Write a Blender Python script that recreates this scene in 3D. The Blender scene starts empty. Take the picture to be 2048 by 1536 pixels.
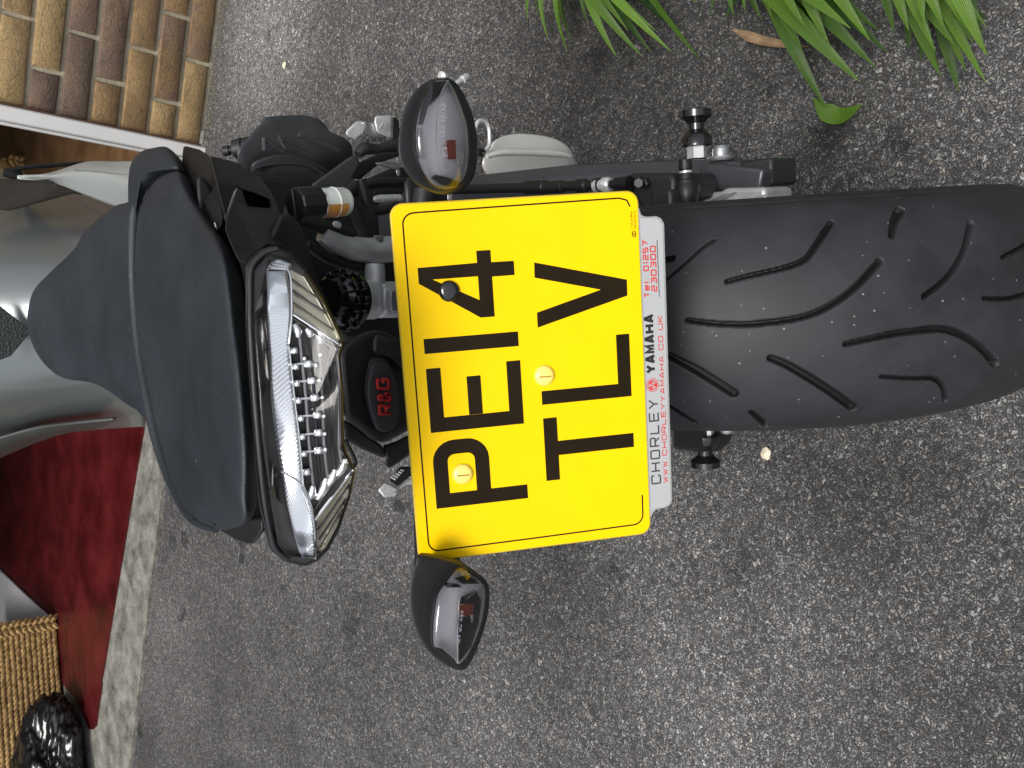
import bpy, bmesh, math, random
import numpy as np
from mathutils import Vector, Matrix, noise
random.seed(4)
S = bpy.context.scene
COL = S.collection
# ------------------------------------------------------------------ camera
LEAN = 0.178                                   # the bike leans left on its side stand
CB = np.array([0.0784, -0.5237, 1.1440])       # camera in the bike's own frame
RB = np.array([[-0.06262536, 0.98379019, 0.16803252],
               [-0.69669014, 0.07746223, -0.71317772],
               [-0.71463342, -0.16172961, 0.68054582]])
cl, sl = math.cos(LEAN), math.sin(LEAN)
MW = np.array([[cl, 0, -sl], [0, 1, 0], [sl, 0, cl]])   # bike frame -> world
CW, RW = MW @ CB, MW @ RB
F = 1800.0
cam = bpy.data.cameras.new('camera'); cam.lens = 36 * F / 2048; cam.clip_start = 0.02; cam.clip_end = 300
co = bpy.data.objects.new('camera', cam); COL.objects.link(co)
m = Matrix.Identity(4)
for i in range(3):
    for j in range(3): m[i][j] = RW[i][j]
    m[i][3] = CW[i]
co.matrix_world = m
S.camera = co
# ------------------------------------------------------------------ light
SUN_EL, SUN_AZ = math.radians(66), math.radians(208)     # azimuth measured clockwise from +Y
w = bpy.data.worlds.new('World'); S.world = w; w.use_nodes = True
nt = w.node_tree; sky = nt.nodes.new('ShaderNodeTexSky'); sky.sky_type = 'NISHITA'; sky.sun_disc = False
sky.sun_elevation = SUN_EL; sky.sun_rotation = SUN_AZ; sky.air_density = 1.0; sky.dust_density = 4.0; sky.ozone_density = 1.0
bg = nt.nodes['Background']; bg.inputs['Strength'].default_value = 0.09
hs = nt.nodes.new('ShaderNodeHueSaturation'); hs.inputs['Saturation'].default_value = 0.35
nt.links.new(sky.outputs[0], hs.inputs['Color']); nt.links.new(hs.outputs[0], bg.inputs['Color'])
sd = bpy.data.lights.new('sun', 'SUN'); sd.energy = 1.5; sd.angle = math.radians(24); sd.color = (1, .97, .93)
so = bpy.data.objects.new('sun', sd); COL.objects.link(so)
sdir = Vector((math.sin(SUN_AZ) * math.cos(SUN_EL), math.cos(SUN_AZ) * math.cos(SUN_EL), math.sin(SUN_EL)))
so.rotation_euler = sdir.to_track_quat('Z', 'Y').to_euler()
S.view_settings.view_transform = 'Standard'; S.view_settings.look = 'None'
S.view_settings.exposure = 0.95; S.view_settings.gamma = 1
S.render.resolution_x = 1024; S.render.resolution_y = 768
try: S.cycles.max_bounces = 8; S.cycles.transparent_max_bounces = 16
except Exception: pass
# ------------------------------------------------------------------ rays
def _ray(R, x, y): return R @ np.array([(x - 1024) / F, -(y - 768) / F, -1.0])
def B(px, py, Y=None, X=None, Z=None):
    """bike-frame point seen at px,py on the plane Y/X/Z = value"""
    r = _ray(RB, px, py)
    i, v = (1, Y) if Y is not None else ((0, X) if X is not None else (2, Z))
    return CB + r * ((v - CB[i]) / r[i])
def BF(px, py, fy, it=14):
    """same, on a curved sheet y = fy(x, z)"""
    Y = fy(0, .8)
    for _ in range(it):
        P = B(px, py, Y=Y); Y = .5 * Y + .5 * fy(P[0], P[2])
    return B(px, py, Y=Y)
def BZ(px, py, fz, it=30):
    Z = fz(0, .2)
    for _ in range(it):
        P = B(px, py, Z=Z); Z = .6 * Z + .4 * fz(P[0], P[1])
    return B(px, py, Z=Z)
def scale_at(P): return F / float((CB - P) @ RB[:, 2])       # px per metre
def W(px, py, z=0.0):
    r = _ray(RW, px, py); return CW + r * ((z - CW[2]) / r[2])
def projW(P):
    q = (np.asarray(P) - CW) @ RW; return 1024 + F * q[..., 0] / -q[..., 2], 768 - F * q[..., 1] / -q[..., 2]
def cv(ox, oy, s): return lambda pts: [(ox + p[0] * s, oy + p[1] * s) + tuple(p[2:]) for p in pts]
C2 = cv(420, 130, .2832); C3 = cv(780, 140, .1823); C4 = cv(800, 1100, .1692); CS = cv(0, 280, .4037)
CD = cv(260, 280, .2474); CE = cv(560, 340, .2344); CG = cv(640, 640, .2475); C9 = cv(900, 130, .3613)
CT = cv(1280, 340, .3906); CL = cv(480, 480, .4428); CP = cv(0, 820, .466); CQ = cv(1000, 0, .5117)
# ------------------------------------------------------------------ materials
def mat(name, col, rough=.5, metal=0, bump=0, bscale=400, var=0, vscale=8, coat=0, spec=.5, bdist=.001, speck=0, **kw):
    m = bpy.data.materials.new(name); m.use_nodes = True
    n = m.node_tree.nodes; l = m.node_tree.links; b = n['Principled BSDF']
    b.inputs['Base Color'].default_value = (*col, 1); b.inputs['Roughness'].default_value = rough
    b.inputs['Metallic'].default_value = metal; b.inputs['Coat Weight'].default_value = coat
    b.inputs['Specular IOR Level'].default_value = spec
    for k, v in kw.items(): b.inputs[k.replace('_', ' ')].default_value = v
    tc = n.new('ShaderNodeTexCoord')
    src = None
    if var:
        t = n.new('ShaderNodeTexNoise'); t.inputs['Scale'].default_value = vscale; t.inputs['Detail'].default_value = 8; t.inputs['Roughness'].default_value = .65
        l.new(tc.outputs['Object'], t.inputs['Vector'])
        r = n.new('ShaderNodeMapRange'); r.inputs['From Min'].default_value = .3; r.inputs['From Max'].default_value = .7
        r.inputs['To Min'].default_value = 1 - var; r.inputs['To Max'].default_value = 1 + var
        l.new(t.outputs['Fac'], r.inputs['Value'])
        mx = n.new('ShaderNodeMix'); mx.data_type = 'RGBA'; mx.blend_type = 'MULTIPLY'; mx.inputs['Factor'].default_value = 1
        mx.inputs['A'].default_value = (*col, 1); l.new(r.outputs[0], mx.inputs['B']); src = mx.outputs['Result']
        r2 = n.new('ShaderNodeMapRange'); r2.inputs['From Min'].default_value = .3; r2.inputs['From Max'].default_value = .7
        r2.inputs['To Min'].default_value = max(0, rough - .08); r2.inputs['To Max'].default_value = min(1, rough + .1)
        l.new(t.outputs['Fac'], r2.inputs['Value']); l.new(r2.outputs[0], b.inputs['Roughness'])
    if speck:      # pale dust specks lying on the surface
        v = n.new('ShaderNodeTexVoronoi'); v.inputs['Scale'].default_value = 330; l.new(tc.outputs['Object'], v.inputs['Vector'])
        v2 = n.new('ShaderNodeSeparateColor'); l.new(v.outputs['Color'], v2.inputs[0])
        a = n.new('ShaderNodeMath'); a.operation = 'LESS_THAN'; l.new(v.outputs['Distance'], a.inputs[0]); a.inputs[1].default_value = .22; rz = n.new('ShaderNodeMath'); rz.operation = 'MULTIPLY'; rz.inputs[1].default_value = .3; l.new(v2.outputs[1], rz.inputs[0]); l.new(rz.outputs[0], a.inputs[1])
        c = n.new('ShaderNodeMath'); c.operation = 'GREATER_THAN'; l.new(v2.outputs[0], c.inputs[0]); c.inputs[1].default_value = 1 - speck
        d = n.new('ShaderNodeMath'); d.operation = 'MULTIPLY'; l.new(a.outputs[0], d.inputs[0]); l.new(c.outputs[0], d.inputs[1])
        mx = n.new('ShaderNodeMix'); mx.data_type = 'RGBA'; l.new(d.outputs[0], mx.inputs['Factor'])
        if src: l.new(src, mx.inputs['A'])
        else: mx.inputs['A'].default_value = (*col, 1)
        mx.inputs['B'].default_value = (.17, .17, .165, 1); src = mx.outputs['Result']
    if src: l.new(src, b.inputs['Base Color'])
    if bump:
        t = n.new('ShaderNodeTexNoise'); t.inputs['Scale'].default_value = bscale; t.inputs['Detail'].default_value = 4
        l.new(tc.outputs['Object'], t.inputs['Vector'])
        bp = n.new('ShaderNodeBump'); bp.inputs['Strength'].default_value = bump; bp.inputs['Distance'].default_value = bdist
        l.new(t.outputs['Fac'], bp.inputs['Height']); l.new(bp.outputs[0], b.inputs['Normal'])
    return m
def glassy(name, tint, fac=.12, rough=.02, body=0.0, bodycol=(.5, .5, .5)):
    """thin clear plastic: see-through with a fresnel gloss"""
    m = bpy.data.materials.new(name); m.use_nodes = True; n = m.node_tree.nodes; l = m.node_tree.links
    n.remove(n['Principled BSDF']); o = n['Material Output']
    t = n.new('ShaderNodeBsdfTransparent'); t.inputs[0].default_value = (*tint, 1)
    g = n.new('ShaderNodeBsdfGlossy'); g.inputs['Roughness'].default_value = rough
    fr = n.new('ShaderNodeFresnel'); fr.inputs[0].default_value = 1.5
    ad = n.new('ShaderNodeMath'); ad.operation = 'ADD'; ad.inputs[1].default_value = fac; ad.use_clamp = True; l.new(fr.outputs[0], ad.inputs[0])
    mx = n.new('ShaderNodeMixShader'); l.new(ad.outputs[0], mx.inputs[0]); l.new(t.outputs[0], mx.inputs[1]); l.new(g.outputs[0], mx.inputs[2])
    last = mx
    if body:
        d = n.new('ShaderNodeBsdfDiffuse'); d.inputs[0].default_value = (*bodycol, 1)
        m2 = n.new('ShaderNodeMixShader'); m2.inputs[0].default_value = body; l.new(mx.outputs[0], m2.inputs[1]); l.new(d.outputs[0], m2.inputs[2]); last = m2
    l.new(last.outputs[0], o.inputs[0]); return m
M = dict(
    plastic=mat('satin black plastic', (.009, .0095, .0105), .42, bump=.25, bscale=900, bdist=.0004, var=.15, vscale=30),
    plastic2=mat('grey black plastic', (.016, .0165, .019), .48, bump=.3, bscale=900, bdist=.0004, var=.15, vscale=25),
    gloss=mat('gloss black', (.008, .008, .009), .12, coat=.4),
    vinyl=mat('seat vinyl', (.0155, .0195, .025), .5, bump=.8, bscale=850, bdist=.0007, var=.12, vscale=14, speck=.004),
    silver=mat('silver grey paint', (.2, .22, .222), .3, .6, coat=.2),
    silver2=mat('pale silver plastic', (.36, .385, .375), .38, .3),
    trim=mat('dark bronze trim', (.05, .042, .036), .3, .2, var=.2),
    engine=mat('added hidden bulk grey', (.058, .06, .065), .42, .3, bump=.3, bscale=600, bdist=.0004, var=.15, vscale=20),
    swing=mat('swingarm paint', (.07, .072, .08), .32, .4, var=.1, vscale=15, bump=.1, bscale=800),
    alu=mat('cast aluminium', (.42, .43, .44), .38, .85, bump=.4, bscale=300, bdist=.0006, var=.2, vscale=30),
    alud=mat('grey aluminium', (.5, .505, .51), .42, .5, bump=.4, bscale=300, bdist=.0006, var=.2, vscale=30),
    steel=mat('polished steel', (.66, .67, .67), .25, .45, var=.1, vscale=60),
    brushed=mat('brushed exhaust steel', (.78, .77, .74), .3, .25),
    chrome=mat('reflector chrome', (.8, .81, .83), .1, 1),
    dchrome=mat('smoked chrome', (.11, .1, .085), .2, .9),
    rubber=mat('tyre rubber', (.021, .022, .025), .55, spec=.35, bump=.35, bscale=1300, bdist=.0003, var=.3, vscale=22, speck=.05),
    hose=mat('rubber hose', (.009, .009, .01), .42, bump=.2, bscale=400),
    paint_white=mat('white strip', (.35, .36, .365), .3, coat=.4, var=.02),
    ink=mat('plate lettering', (.011, .006, .001), .5, spec=.12, var=.25, vscale=60),
    inkg=mat('grey print', (.04, .04, .042), .4), inkr=mat('red print', (.5, .03, .025), .4),
    red=mat('raised red badge letters', (.45, .01, .009), .35), badge=mat('badge panel', (.035, .036, .04), .55, bump=.3, bscale=700, bdist=.0004),
    lens=glassy('clear lens', (.95, .95, .95), -.02, .06), smoke=glassy('smoked lens', (.85, .85, .87), .04, .04),
    bulb=mat('amber bulb', (.3, .04, .012), .15, coat=.5), led=mat('led cup', (.85, .86, .88), .15, .8),
    pot=mat('milky plastic', (.85, .83, .77), .45, Subsurface_Weight=.3), fluid=mat('brake fluid', (.6, .27, .06), .35, Subsurface_Weight=.2),
    screwy=mat('yellow screw cap', (.9, .72, .16), .35, coat=.3), guide=mat('clear light guide', (.22, .22, .23), .25, .5), creflect=mat('corner mirror', (.42, .4, .31), .3, .7), mark=mat('raised lens marking', (.16, .16, .18), .3, .3), refl=mat('satin reflector', (.72, .73, .77), .3, .25),  # creflect: the plate's yellow reflection is tinted into its colour
    edge=mat('plate edge acrylic', (.6, .42, .02), .3, coat=.4), clearedge=glassy('acrylic rim', (.85, .85, .83), .15, .05, .35, (.6, .6, .58)),
)
def yellow_mat():
    m = mat('reflective yellow', (.84, .54, .0), .4, spec=.12, var=.03, vscale=25)
    return m
M['yellow'] = yellow_mat()
# ------------------------------------------------------------------ mesh helpers
def mesh_obj(name, verts, faces, material, parent=None, smooth=35, bevel=0, seg=2, solid=0):
    me = bpy.data.meshes.new(name); me.from_pydata([tuple(map(float, v)) for v in verts], [], faces)
    bm = bmesh.new(); bm.from_mesh(me); bmesh.ops.recalc_face_normals(bm, faces=bm.faces); bm.to_mesh(me); bm.free()
    for p in me.polygons: p.use_smooth = True
    if smooth < 180: me.set_sharp_from_angle(angle=math.radians(smooth))
    me.materials.append(material)
    o = bpy.data.objects.new(name, me); COL.objects.link(o)
    if parent: o.parent = parent
    if bevel:
        b = o.modifiers.new('bevel', 'BEVEL'); b.width = bevel; b.segments = seg; b.limit_method = 'ANGLE'; b.angle_limit = math.radians(30)
    if solid:
        s = o.modifiers.new('solid', 'SOLIDIFY'); s.thickness = solid; s.offset = -1
    return o
def tag(o, label=None, cat=None, group=None, kind=None):
    if label: o['label'] = label
    if cat: o['category'] = cat
    if group: o['group'] = group
    if kind: o['kind'] = kind
    return o
class MB:
    def __init__(s): s.v = []; s.f = []
    def add(s, v, f):
        n = len(s.v); s.v += [tuple(map(float, p)) for p in v]; s.f += [tuple(i + n for i in q) for q in f]; return s
    def tube(s, path, r, seg=14, cap=True, sq=1.0):
        P = [Vector(tuple(map(float, p))) for p in path]; n = len(P)
        rr = r if hasattr(r, '__len__') else [r] * n
        T = [(P[min(i + 1, n - 1)] - P[max(i - 1, 0)]).normalized() for i in range(n)]
        a = T[0].orthogonal().normalized(); vs = []
        for i in range(n):
            a = (a - T[i] * a.dot(T[i])).normalized(); b = T[i].cross(a)
            for k in range(seg):
                t = 2 * math.pi * k / seg; vs.append(P[i] + (a * math.cos(t) + b * math.sin(t) * sq) * rr[i])
        fs = [(i * seg + k, i * seg + (k + 1) % seg, (i + 1) * seg + (k + 1) % seg, (i + 1) * seg + k) for i in range(n - 1) for k in range(seg)]
        if cap: fs += [tuple(range(seg))[::-1], tuple((n - 1) * seg + k for k in range(seg))]
        return s.add(vs, fs)
    def prism(s, pts, ext):
        n = len(pts); a = [np.array(p, float) for p in pts]; b = [p + np.array(ext) for p in a]
        return s.add(a + b, [tuple(range(n)), tuple(range(2 * n - 1, n - 1, -1))] + [(i, i + n, (i + 1) % n + n, (i + 1) % n) for i in range(n)])
    def box(s, c, ax, half):
        c = np.array(c, float); ax = [np.array(a, float) * h for a, h in zip(ax, half)]
        v = [c + sx * ax[0] + sy * ax[1] + sz * ax[2] for sx in (-1, 1) for sy in (-1, 1) for sz in (-1, 1)]
        return s.add(v, [(0, 1, 3, 2), (4, 6, 7, 5), (0, 4, 5, 1), (2, 3, 7, 6), (0, 2, 6, 4), (1, 5, 7, 3)])
    def build(s, name, material, parent=None, **k): return mesh_obj(name, s.v, s.f, material, parent, **k)
def crom(pts, n=6, closed=False):
    P = [np.array(p, float) for p in pts]; L = len(P); out = []
    for i in range(L if closed else L - 1):
        g = (lambda j: P[j % L]) if closed else (lambda j: P[max(0, min(L - 1, j))])
        a, b, c, d = g(i - 1), g(i), g(i + 1), g(i + 2)
        for k in range(n):
            t = k / n
            out.append(.5 * ((2 * b) + (-a + c) * t + (2 * a - 5 * b + 4 * c - d) * t * t + (-a + 3 * b - 3 * c + d) * t ** 3))
    if not closed: out.append(P[-1])
    return out
TOCAM = RB[:, 2]
def ob(pts, Y):      # outline px -> bike points; a 3rd number in a point is its own depth Y
    out = []
    for p in pts:
        y = p[2] if len(p) > 2 else Y
        out.append(BF(p[0], p[1], y) if callable(y) else B(p[0], p[1], Y=y))
    return out
def prism(name, pts, Y, thick, material, parent, bevel=.0015, seg=3, dirn=None, smooth=35):
    """outline at its own depth, extruded away from the viewer by its real thickness"""
    P = ob(pts, Y)
    if dirn is None: dirn = np.mean(P, 0) - CB; dirn /= np.linalg.norm(dirn)
    return MB().prism(P, np.array(dirn) * thick).build(name, material, parent, bevel=bevel, seg=seg, smooth=smooth)
def pillow(name, pts, Y, bulge, back, material, parent, N=None, rings=12, curve=5, closedback=True, power=2.2, taper=.75, c=None, smooth=180, roll=0.0, skirt=True):
    """rounded body on an outline: bulges along N in front, tapers back behind"""
    o = crom(pts, curve, True) if curve > 1 else pts
    P = np.array(ob([tuple(q) for q in o], Y)); cc = P.mean(0) if c is None else np.array(ob([c], Y)[0])
    N = np.array(N if N is not None else TOCAM, float); N /= np.linalg.norm(N)
    n = len(P); vs = [cc + N * bulge]; fs = []
    sr = [math.sin(math.pi / 2 * (k + 1) / rings) for k in range(rings)]
    for s_ in sr:
        h = bulge * (1 - s_ ** power) ** (1 / power) if s_ < 1 else 0
        vs += [cc + (p - cc) * s_ + N * h for p in P]
    for k in range(n): fs.append((0, 1 + k, 1 + (k + 1) % n))
    R_ = rings
    if back:
        for t in (.15, .4, .7, .9, 1.0):
            sc = 1 - (1 - taper) * t ** 2.2
            vs += [cc + (p - cc) * sc - N * back * t for p in P]; R_ += 1
    for r in range(R_ - 1):
        for k in range(n):
            a = 1 + r * n + k; b = 1 + r * n + (k + 1) % n; fs.append((a, a + n, b + n, b))
    if back: fs.append(tuple(1 + (R_ - 1) * n + k for k in range(n)))
    return mesh_obj(name, vs, fs, material, parent, smooth=smooth)
def net(name, rows, material, parent, nu=6, nv=6, solid=.004, frame=B, smooth=180):
    """control net of points -> smooth sheet with thickness"""
    G = np.array(rows, float)
    A = np.array([crom(list(r), nu) for r in G])
    A = np.array([crom(list(A[:, j]), nv) for j in range(A.shape[1])])
    a, b = A.shape[:2]; v = A.reshape(-1, 3)
    f = [(i * b + j, i * b + j + 1, (i + 1) * b + j + 1, (i + 1) * b + j) for i in range(a - 1) for j in range(b - 1)]
    return mesh_obj(name, v, f, material, parent, smooth=smooth, solid=solid)
def pipe(name, pts, Y, rpx, material, parent, n=6, seg=14, sq=1.0):
    P = ob(pts, Y); sc = scale_at(P[len(P) // 2])
    rr = rpx if hasattr(rpx, '__len__') else [rpx] * len(P)
    PR = crom([np.append(p, r / sc) for p, r in zip(P, rr)], n)
    return MB().tube([q[:3] for q in PR], [q[3] for q in PR], seg, sq=sq).build(name, material, parent, smooth=40)
def lathe(name, p0, p1, prof, material, parent, seg=28, smooth=35):
    """prof: (t along p0-p1, radius m)"""
    p0, p1 = np.array(p0), np.array(p1); P = [p0 + (p1 - p0) * t + (p1 - p0) * 1e-5 * i for i, (t, r) in enumerate(prof)]
    ax = Vector(p1 - p0).normalized(); a = ax.orthogonal().normalized(); b = ax.cross(a); vs = []
    for q, (t, r) in zip(P, prof):
        for k in range(seg):
            g = 2 * math.pi * k / seg; vs.append(Vector(q) + (a * math.cos(g) + b * math.sin(g)) * r)
    n = len(P); fs = [(i * seg + k, i * seg + (k + 1) % seg, (i + 1) * seg + (k + 1) % seg, (i + 1) * seg + k) for i in range(n - 1) for k in range(seg)]
    fs += [tuple(range(seg)), tuple((n - 1) * seg + k for k in range(seg))]
    return mesh_obj(name, vs, fs, material, parent, smooth=smooth)
# ------------------------------------------------------------------ stroke lettering
def arc(cx, cy, rx, ry, a0, a1, n=6): return [(cx + rx * math.cos(math.radians(a0 + (a1 - a0) * k / n)), cy + ry * math.sin(math.radians(a0 + (a1 - a0) * k / n))) for k in range(n + 1)]
BOX = [(.12, 0), (.88, 0), (1, .1), (1, .9), (.88, 1), (.12, 1), (0, .9), (0, .1), (.12, 0)]
GL = {'C': [[(1, .72), (1, .9), (.88, 1), (.12, 1), (0, .9), (0, .1), (.12, 0), (.88, 0), (1, .1), (1, .28)]],
      'H': [[(0, 0), (0, 1)], [(1, 0), (1, 1)], [(0, .5), (1, .5)]], 'O': [BOX], '0': [BOX],
      'R': [[(0, 0), (0, 1), (.88, 1), (1, .9), (1, .55), (.88, .45), (0, .45)], [(.55, .45), (1, 0)]],
      'L': [[(0, 1), (0, 0), (1, 0)]], 'E': [[(1, 1), (0, 1), (0, 0), (1, 0)], [(0, .5), (.9, .5)]],
      'Y': [[(0, 1), (.5, .45), (1, 1)], [(.5, .45), (.5, 0)]], 'A': [[(0, 0), (.42, 1), (.58, 1), (1, 0)], [(.15, .3), (.85, .3)]],
      'M': [[(0, 0), (0, 1), (.5, .25), (1, 1), (1, 0)]], 'W': [[(0, 1), (.25, 0), (.5, .8), (.75, 0), (1, 1)]],
      '.': [[(.4, 0), (.6, 0)]], 'U': [[(0, 1), (0, .1), (.12, 0), (.88, 0), (1, .1), (1, 1)]],
      'K': [[(0, 0), (0, 1)], [(1, 1), (.1, .5), (1, 0)]], 'T': [[(0, 1), (1, 1)], [(.5, 1), (.5, 0)]],
      'e': [[(0, .38), (1, .38), (1, .6), (.88, .7), (.12, .7), (0, .6), (0, .1), (.12, 0), (.95, 0)]], 'l': [[(.5, 0), (.5, 1)]],
      ':': [[(.4, .1), (.6, .1)], [(.4, .6), (.6, .6)]], '1': [[(.2, .8), (.6, 1), (.6, 0)]],
      '2': [[(0, .9), (.1, 1), (.9, 1), (1, .9), (1, .6), (.9, .5), (.1, .5), (0, .4), (0, 0), (1, 0)]],
      '5': [[(1, 1), (0, 1), (0, .55), (.9, .55), (1, .45), (1, .1), (.9, 0), (0, 0)]], '7': [[(0, 1), (1, 1), (.35, 0)]],
      '3': [[(0, 1), (.9, 1), (1, .9), (1, .6), (.9, .5), (.3, .5)], [(.9, .5), (1, .4), (1, .1), (.9, 0), (0, 0)]],
      'V': [[(0, 1), (.5, 0), (1, 1)]], '/': [[(.1, 0), (.9, 1)]],
      'G': [[(1, .75), (1, .9), (.85, 1), (.15, 1), (0, .88), (0, .12), (.15, 0), (.85, 0), (1, .12), (1, .5), (.55, .5)]],
      '&': [[(1, 0), (.2, .7), (.2, .9), (.35, 1), (.6, 1), (.72, .9), (.72, .72), (.1, .38), (.05, .15), (.2, 0), (.6, 0), (1, .4)]]}
def ribbon(mb, pl, wd, f, lift=0.0):
    """one polyline as a mitred flat ribbon"""
    P = [np.array(p, float) for p in pl]; closed = np.allclose(P[0], P[-1]) and len(P) > 3
    if closed: P = P[:-1]
    n = len(P); v = []
    for i in range(n):
        a = P[i] - P[(i - 1) % n] if (i > 0 or closed) else P[1] - P[0]
        b = P[(i + 1) % n] - P[i] if (i < n - 1 or closed) else P[-1] - P[-2]
        a = a / (np.linalg.norm(a) + 1e-9); b = b / (np.linalg.norm(b) + 1e-9)
        na, nb = np.array([-a[1], a[0]]), np.array([-b[1], b[0]]); mt = na + nb; mt /= (np.linalg.norm(mt) + 1e-9)
        k = wd / 2 / max(.45, mt @ na); v += [f(P[i] + mt * k, lift), f(P[i] - mt * k, lift)]
    mb.add(v, [(2 * i, 2 * i + 1, (2 * i + 3) % (2 * n), (2 * i + 2) % (2 * n)) for i in range(n if closed else n - 1)])
def write(mb, text, x0, y0, x1, h, wd, f, gap=.28, narrow='1l.:I'):
    """text from x0 to x1, baseline y0, cap height h, in plate millimetres"""
    ws = [(.45 if c in narrow else 1) if c != ' ' else .6 for c in text]
    tot = sum(ws) + gap * (len(text) - 1); u = (x1 - x0) / tot; x = x0; nl = 0
    for c, q in zip(text, ws):
        if c != ' ':
            for k, pl in enumerate(GL[c]):
                ww = q * u - wd
                if ww < 0: ww = q * u * .3
                ribbon(mb, [(x + wd / 2 + px * ww, y0 + wd / 2 + py * (h - wd)) for px, py in pl], wd, f, .00002 * (k + 1))
        x += (q + gap) * u
def flat(name, mb, material, parent): return mesh_obj(name, mb.v, mb.f, material, parent, smooth=180)
# ================================================================== SETTING
# ---- driveway
def asphalt():
    m = bpy.data.materials.new('asphalt'); m.use_nodes = True; n = m.node_tree.nodes; l = m.node_tree.links; b = n['Principled BSDF']
    tc = n.new('ShaderNodeTexCoord'); mp = n.new('ShaderNodeMapping'); l.new(tc.outputs['Object'], mp.inputs[0])
    nz = n.new('ShaderNodeTexNoise'); nz.inputs['Scale'].default_value = 130; nz.inputs['Detail'].default_value = 3; l.new(mp.outputs[0], nz.inputs['Vector'])
    wv = n.new('ShaderNodeMix'); wv.data_type = 'VECTOR'; wv.inputs['Factor'].default_value = .02
    l.new(mp.outputs[0], wv.inputs['A']); l.new(nz.outputs['Color'], wv.inputs['B'])
    v = n.new('ShaderNodeTexVoronoi'); v.inputs['Scale'].default_value = 200; v.inputs['Randomness'].default_value = 1; l.new(wv.outputs['Result'], v.inputs['Vector'])
    ve = n.new('ShaderNodeTexVoronoi'); ve.feature = 'DISTANCE_TO_EDGE'; ve.inputs['Scale'].default_value = 200; l.new(wv.outputs['Result'], ve.inputs['Vector'])
    sc = n.new('ShaderNodeSeparateColor'); l.new(v.outputs['Color'], sc.inputs[0])
    cr = n.new('ShaderNodeValToRGB'); e = cr.color_ramp.elements
    e[0].position = 0; e[0].color = (.048, .048, .05, 1); e[1].position = 1; e[1].color = (.28, .275, .265, 1)
    for p, c in ((.3, (.1, .099, .1)), (.6, (.14, .138, .139)), (.85, (.18, .177, .172)), (.95, (.215, .21, .2))):
        q = cr.color_ramp.elements.new(p); q.color = (*c, 1)
    l.new(sc.outputs[0], cr.inputs[0])
    # mineral grain inside stones, brown and pink stones
    g = n.new('ShaderNodeTexNoise'); g.inputs['Scale'].default_value = 480; g.inputs['Detail'].default_value = 5; g.inputs['Roughness'].default_value = .8; l.new(mp.outputs[0], g.inputs['Vector'])
    mr = n.new('ShaderNodeMapRange'); mr.inputs['From Min'].default_value = .3; mr.inputs['From Max'].default_value = .7; mr.inputs['To Min'].default_value = .55; mr.inputs['To Max'].default_value = 1.5; l.new(g.outputs['Fac'], mr.inputs['Value'])
    mu = n.new('ShaderNodeMix'); mu.data_type = 'RGBA'; mu.blend_type = 'MULTIPLY'; mu.inputs['Factor'].default_value = 1; l.new(cr.outputs[0], mu.inputs['A']); l.new(mr.outputs[0], mu.inputs['B'])
    tint = n.new('ShaderNodeValToRGB'); t = tint.color_ramp.elements; t[0].color = (1, 1, 1, 1); t[1].color = (1.0, .9, .8, 1); t[0].position = .6
    l.new(sc.outputs[1], tint.inputs[0])
    m2 = n.new('ShaderNodeMix'); m2.data_type = 'RGBA'; m2.blend_type = 'MULTIPLY'; m2.inputs['Factor'].default_value = 1; l.new(mu.outputs['Result'], m2.inputs['A']); l.new(tint.outputs[0], m2.inputs['B'])
    # bitumen between the stones
    ed = n.new('ShaderNodeMapRange'); ed.inputs['From Min'].default_value = .0; ed.inputs['From Max'].default_value = .2; l.new(ve.outputs['Distance'], ed.inputs['Value'])
    m3 = n.new('ShaderNodeMix'); m3.data_type = 'RGBA'; l.new(ed.outputs[0], m3.inputs['Factor']); m3.inputs['A'].default_value = (.04, .04, .042, 1); l.new(m2.outputs['Result'], m3.inputs['B'])
    # broad wear: patches where more stone shows, oily darker places
    big = n.new('ShaderNodeTexNoise'); big.inputs['Scale'].default_value = 2.6; big.inputs['Detail'].default_value = 7; big.inputs['Roughness'].default_value = .62; l.new(mp.outputs[0], big.inputs['Vector'])
    br = n.new('ShaderNodeMapRange'); br.inputs['From Min'].default_value = .3; br.inputs['From Max'].default_value = .7; br.inputs['To Min'].default_value = .72; br.inputs['To Max'].default_value = 1.8; l.new(big.outputs['Fac'], br.inputs['Value'])
    m4 = n.new('ShaderNodeMix'); m4.data_type = 'RGBA'; m4.blend_type = 'MULTIPLY'; m4.inputs['Factor'].default_value = 1; l.new(m3.outputs['Result'], m4.inputs['A']); l.new(br.outputs[0], m4.inputs['B'])
    # black spots
    sp = n.new('ShaderNodeTexNoise'); sp.inputs['Scale'].default_value = 9; sp.inputs['Detail'].default_value = 3; l.new(mp.outputs[0], sp.inputs['Vector'])
    sr = n.new('ShaderNodeMapRange'); sr.inputs['From Min'].default_value = .66; sr.inputs['From Max'].default_value = .71; sr.inputs['To Min'].default_value = 1; sr.inputs['To Max'].default_value = .45; l.new(sp.outputs['Fac'], sr.inputs['Value'])
    m5 = n.new('ShaderNodeMix'); m5.data_type = 'RGBA'; m5.blend_type = 'MULTIPLY'; m5.inputs['Factor'].default_value = 1; l.new(m4.outputs['Result'], m5.inputs['A']); l.new(sr.outputs[0], m5.inputs['B'])
    prev = m5.outputs['Result']
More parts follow.
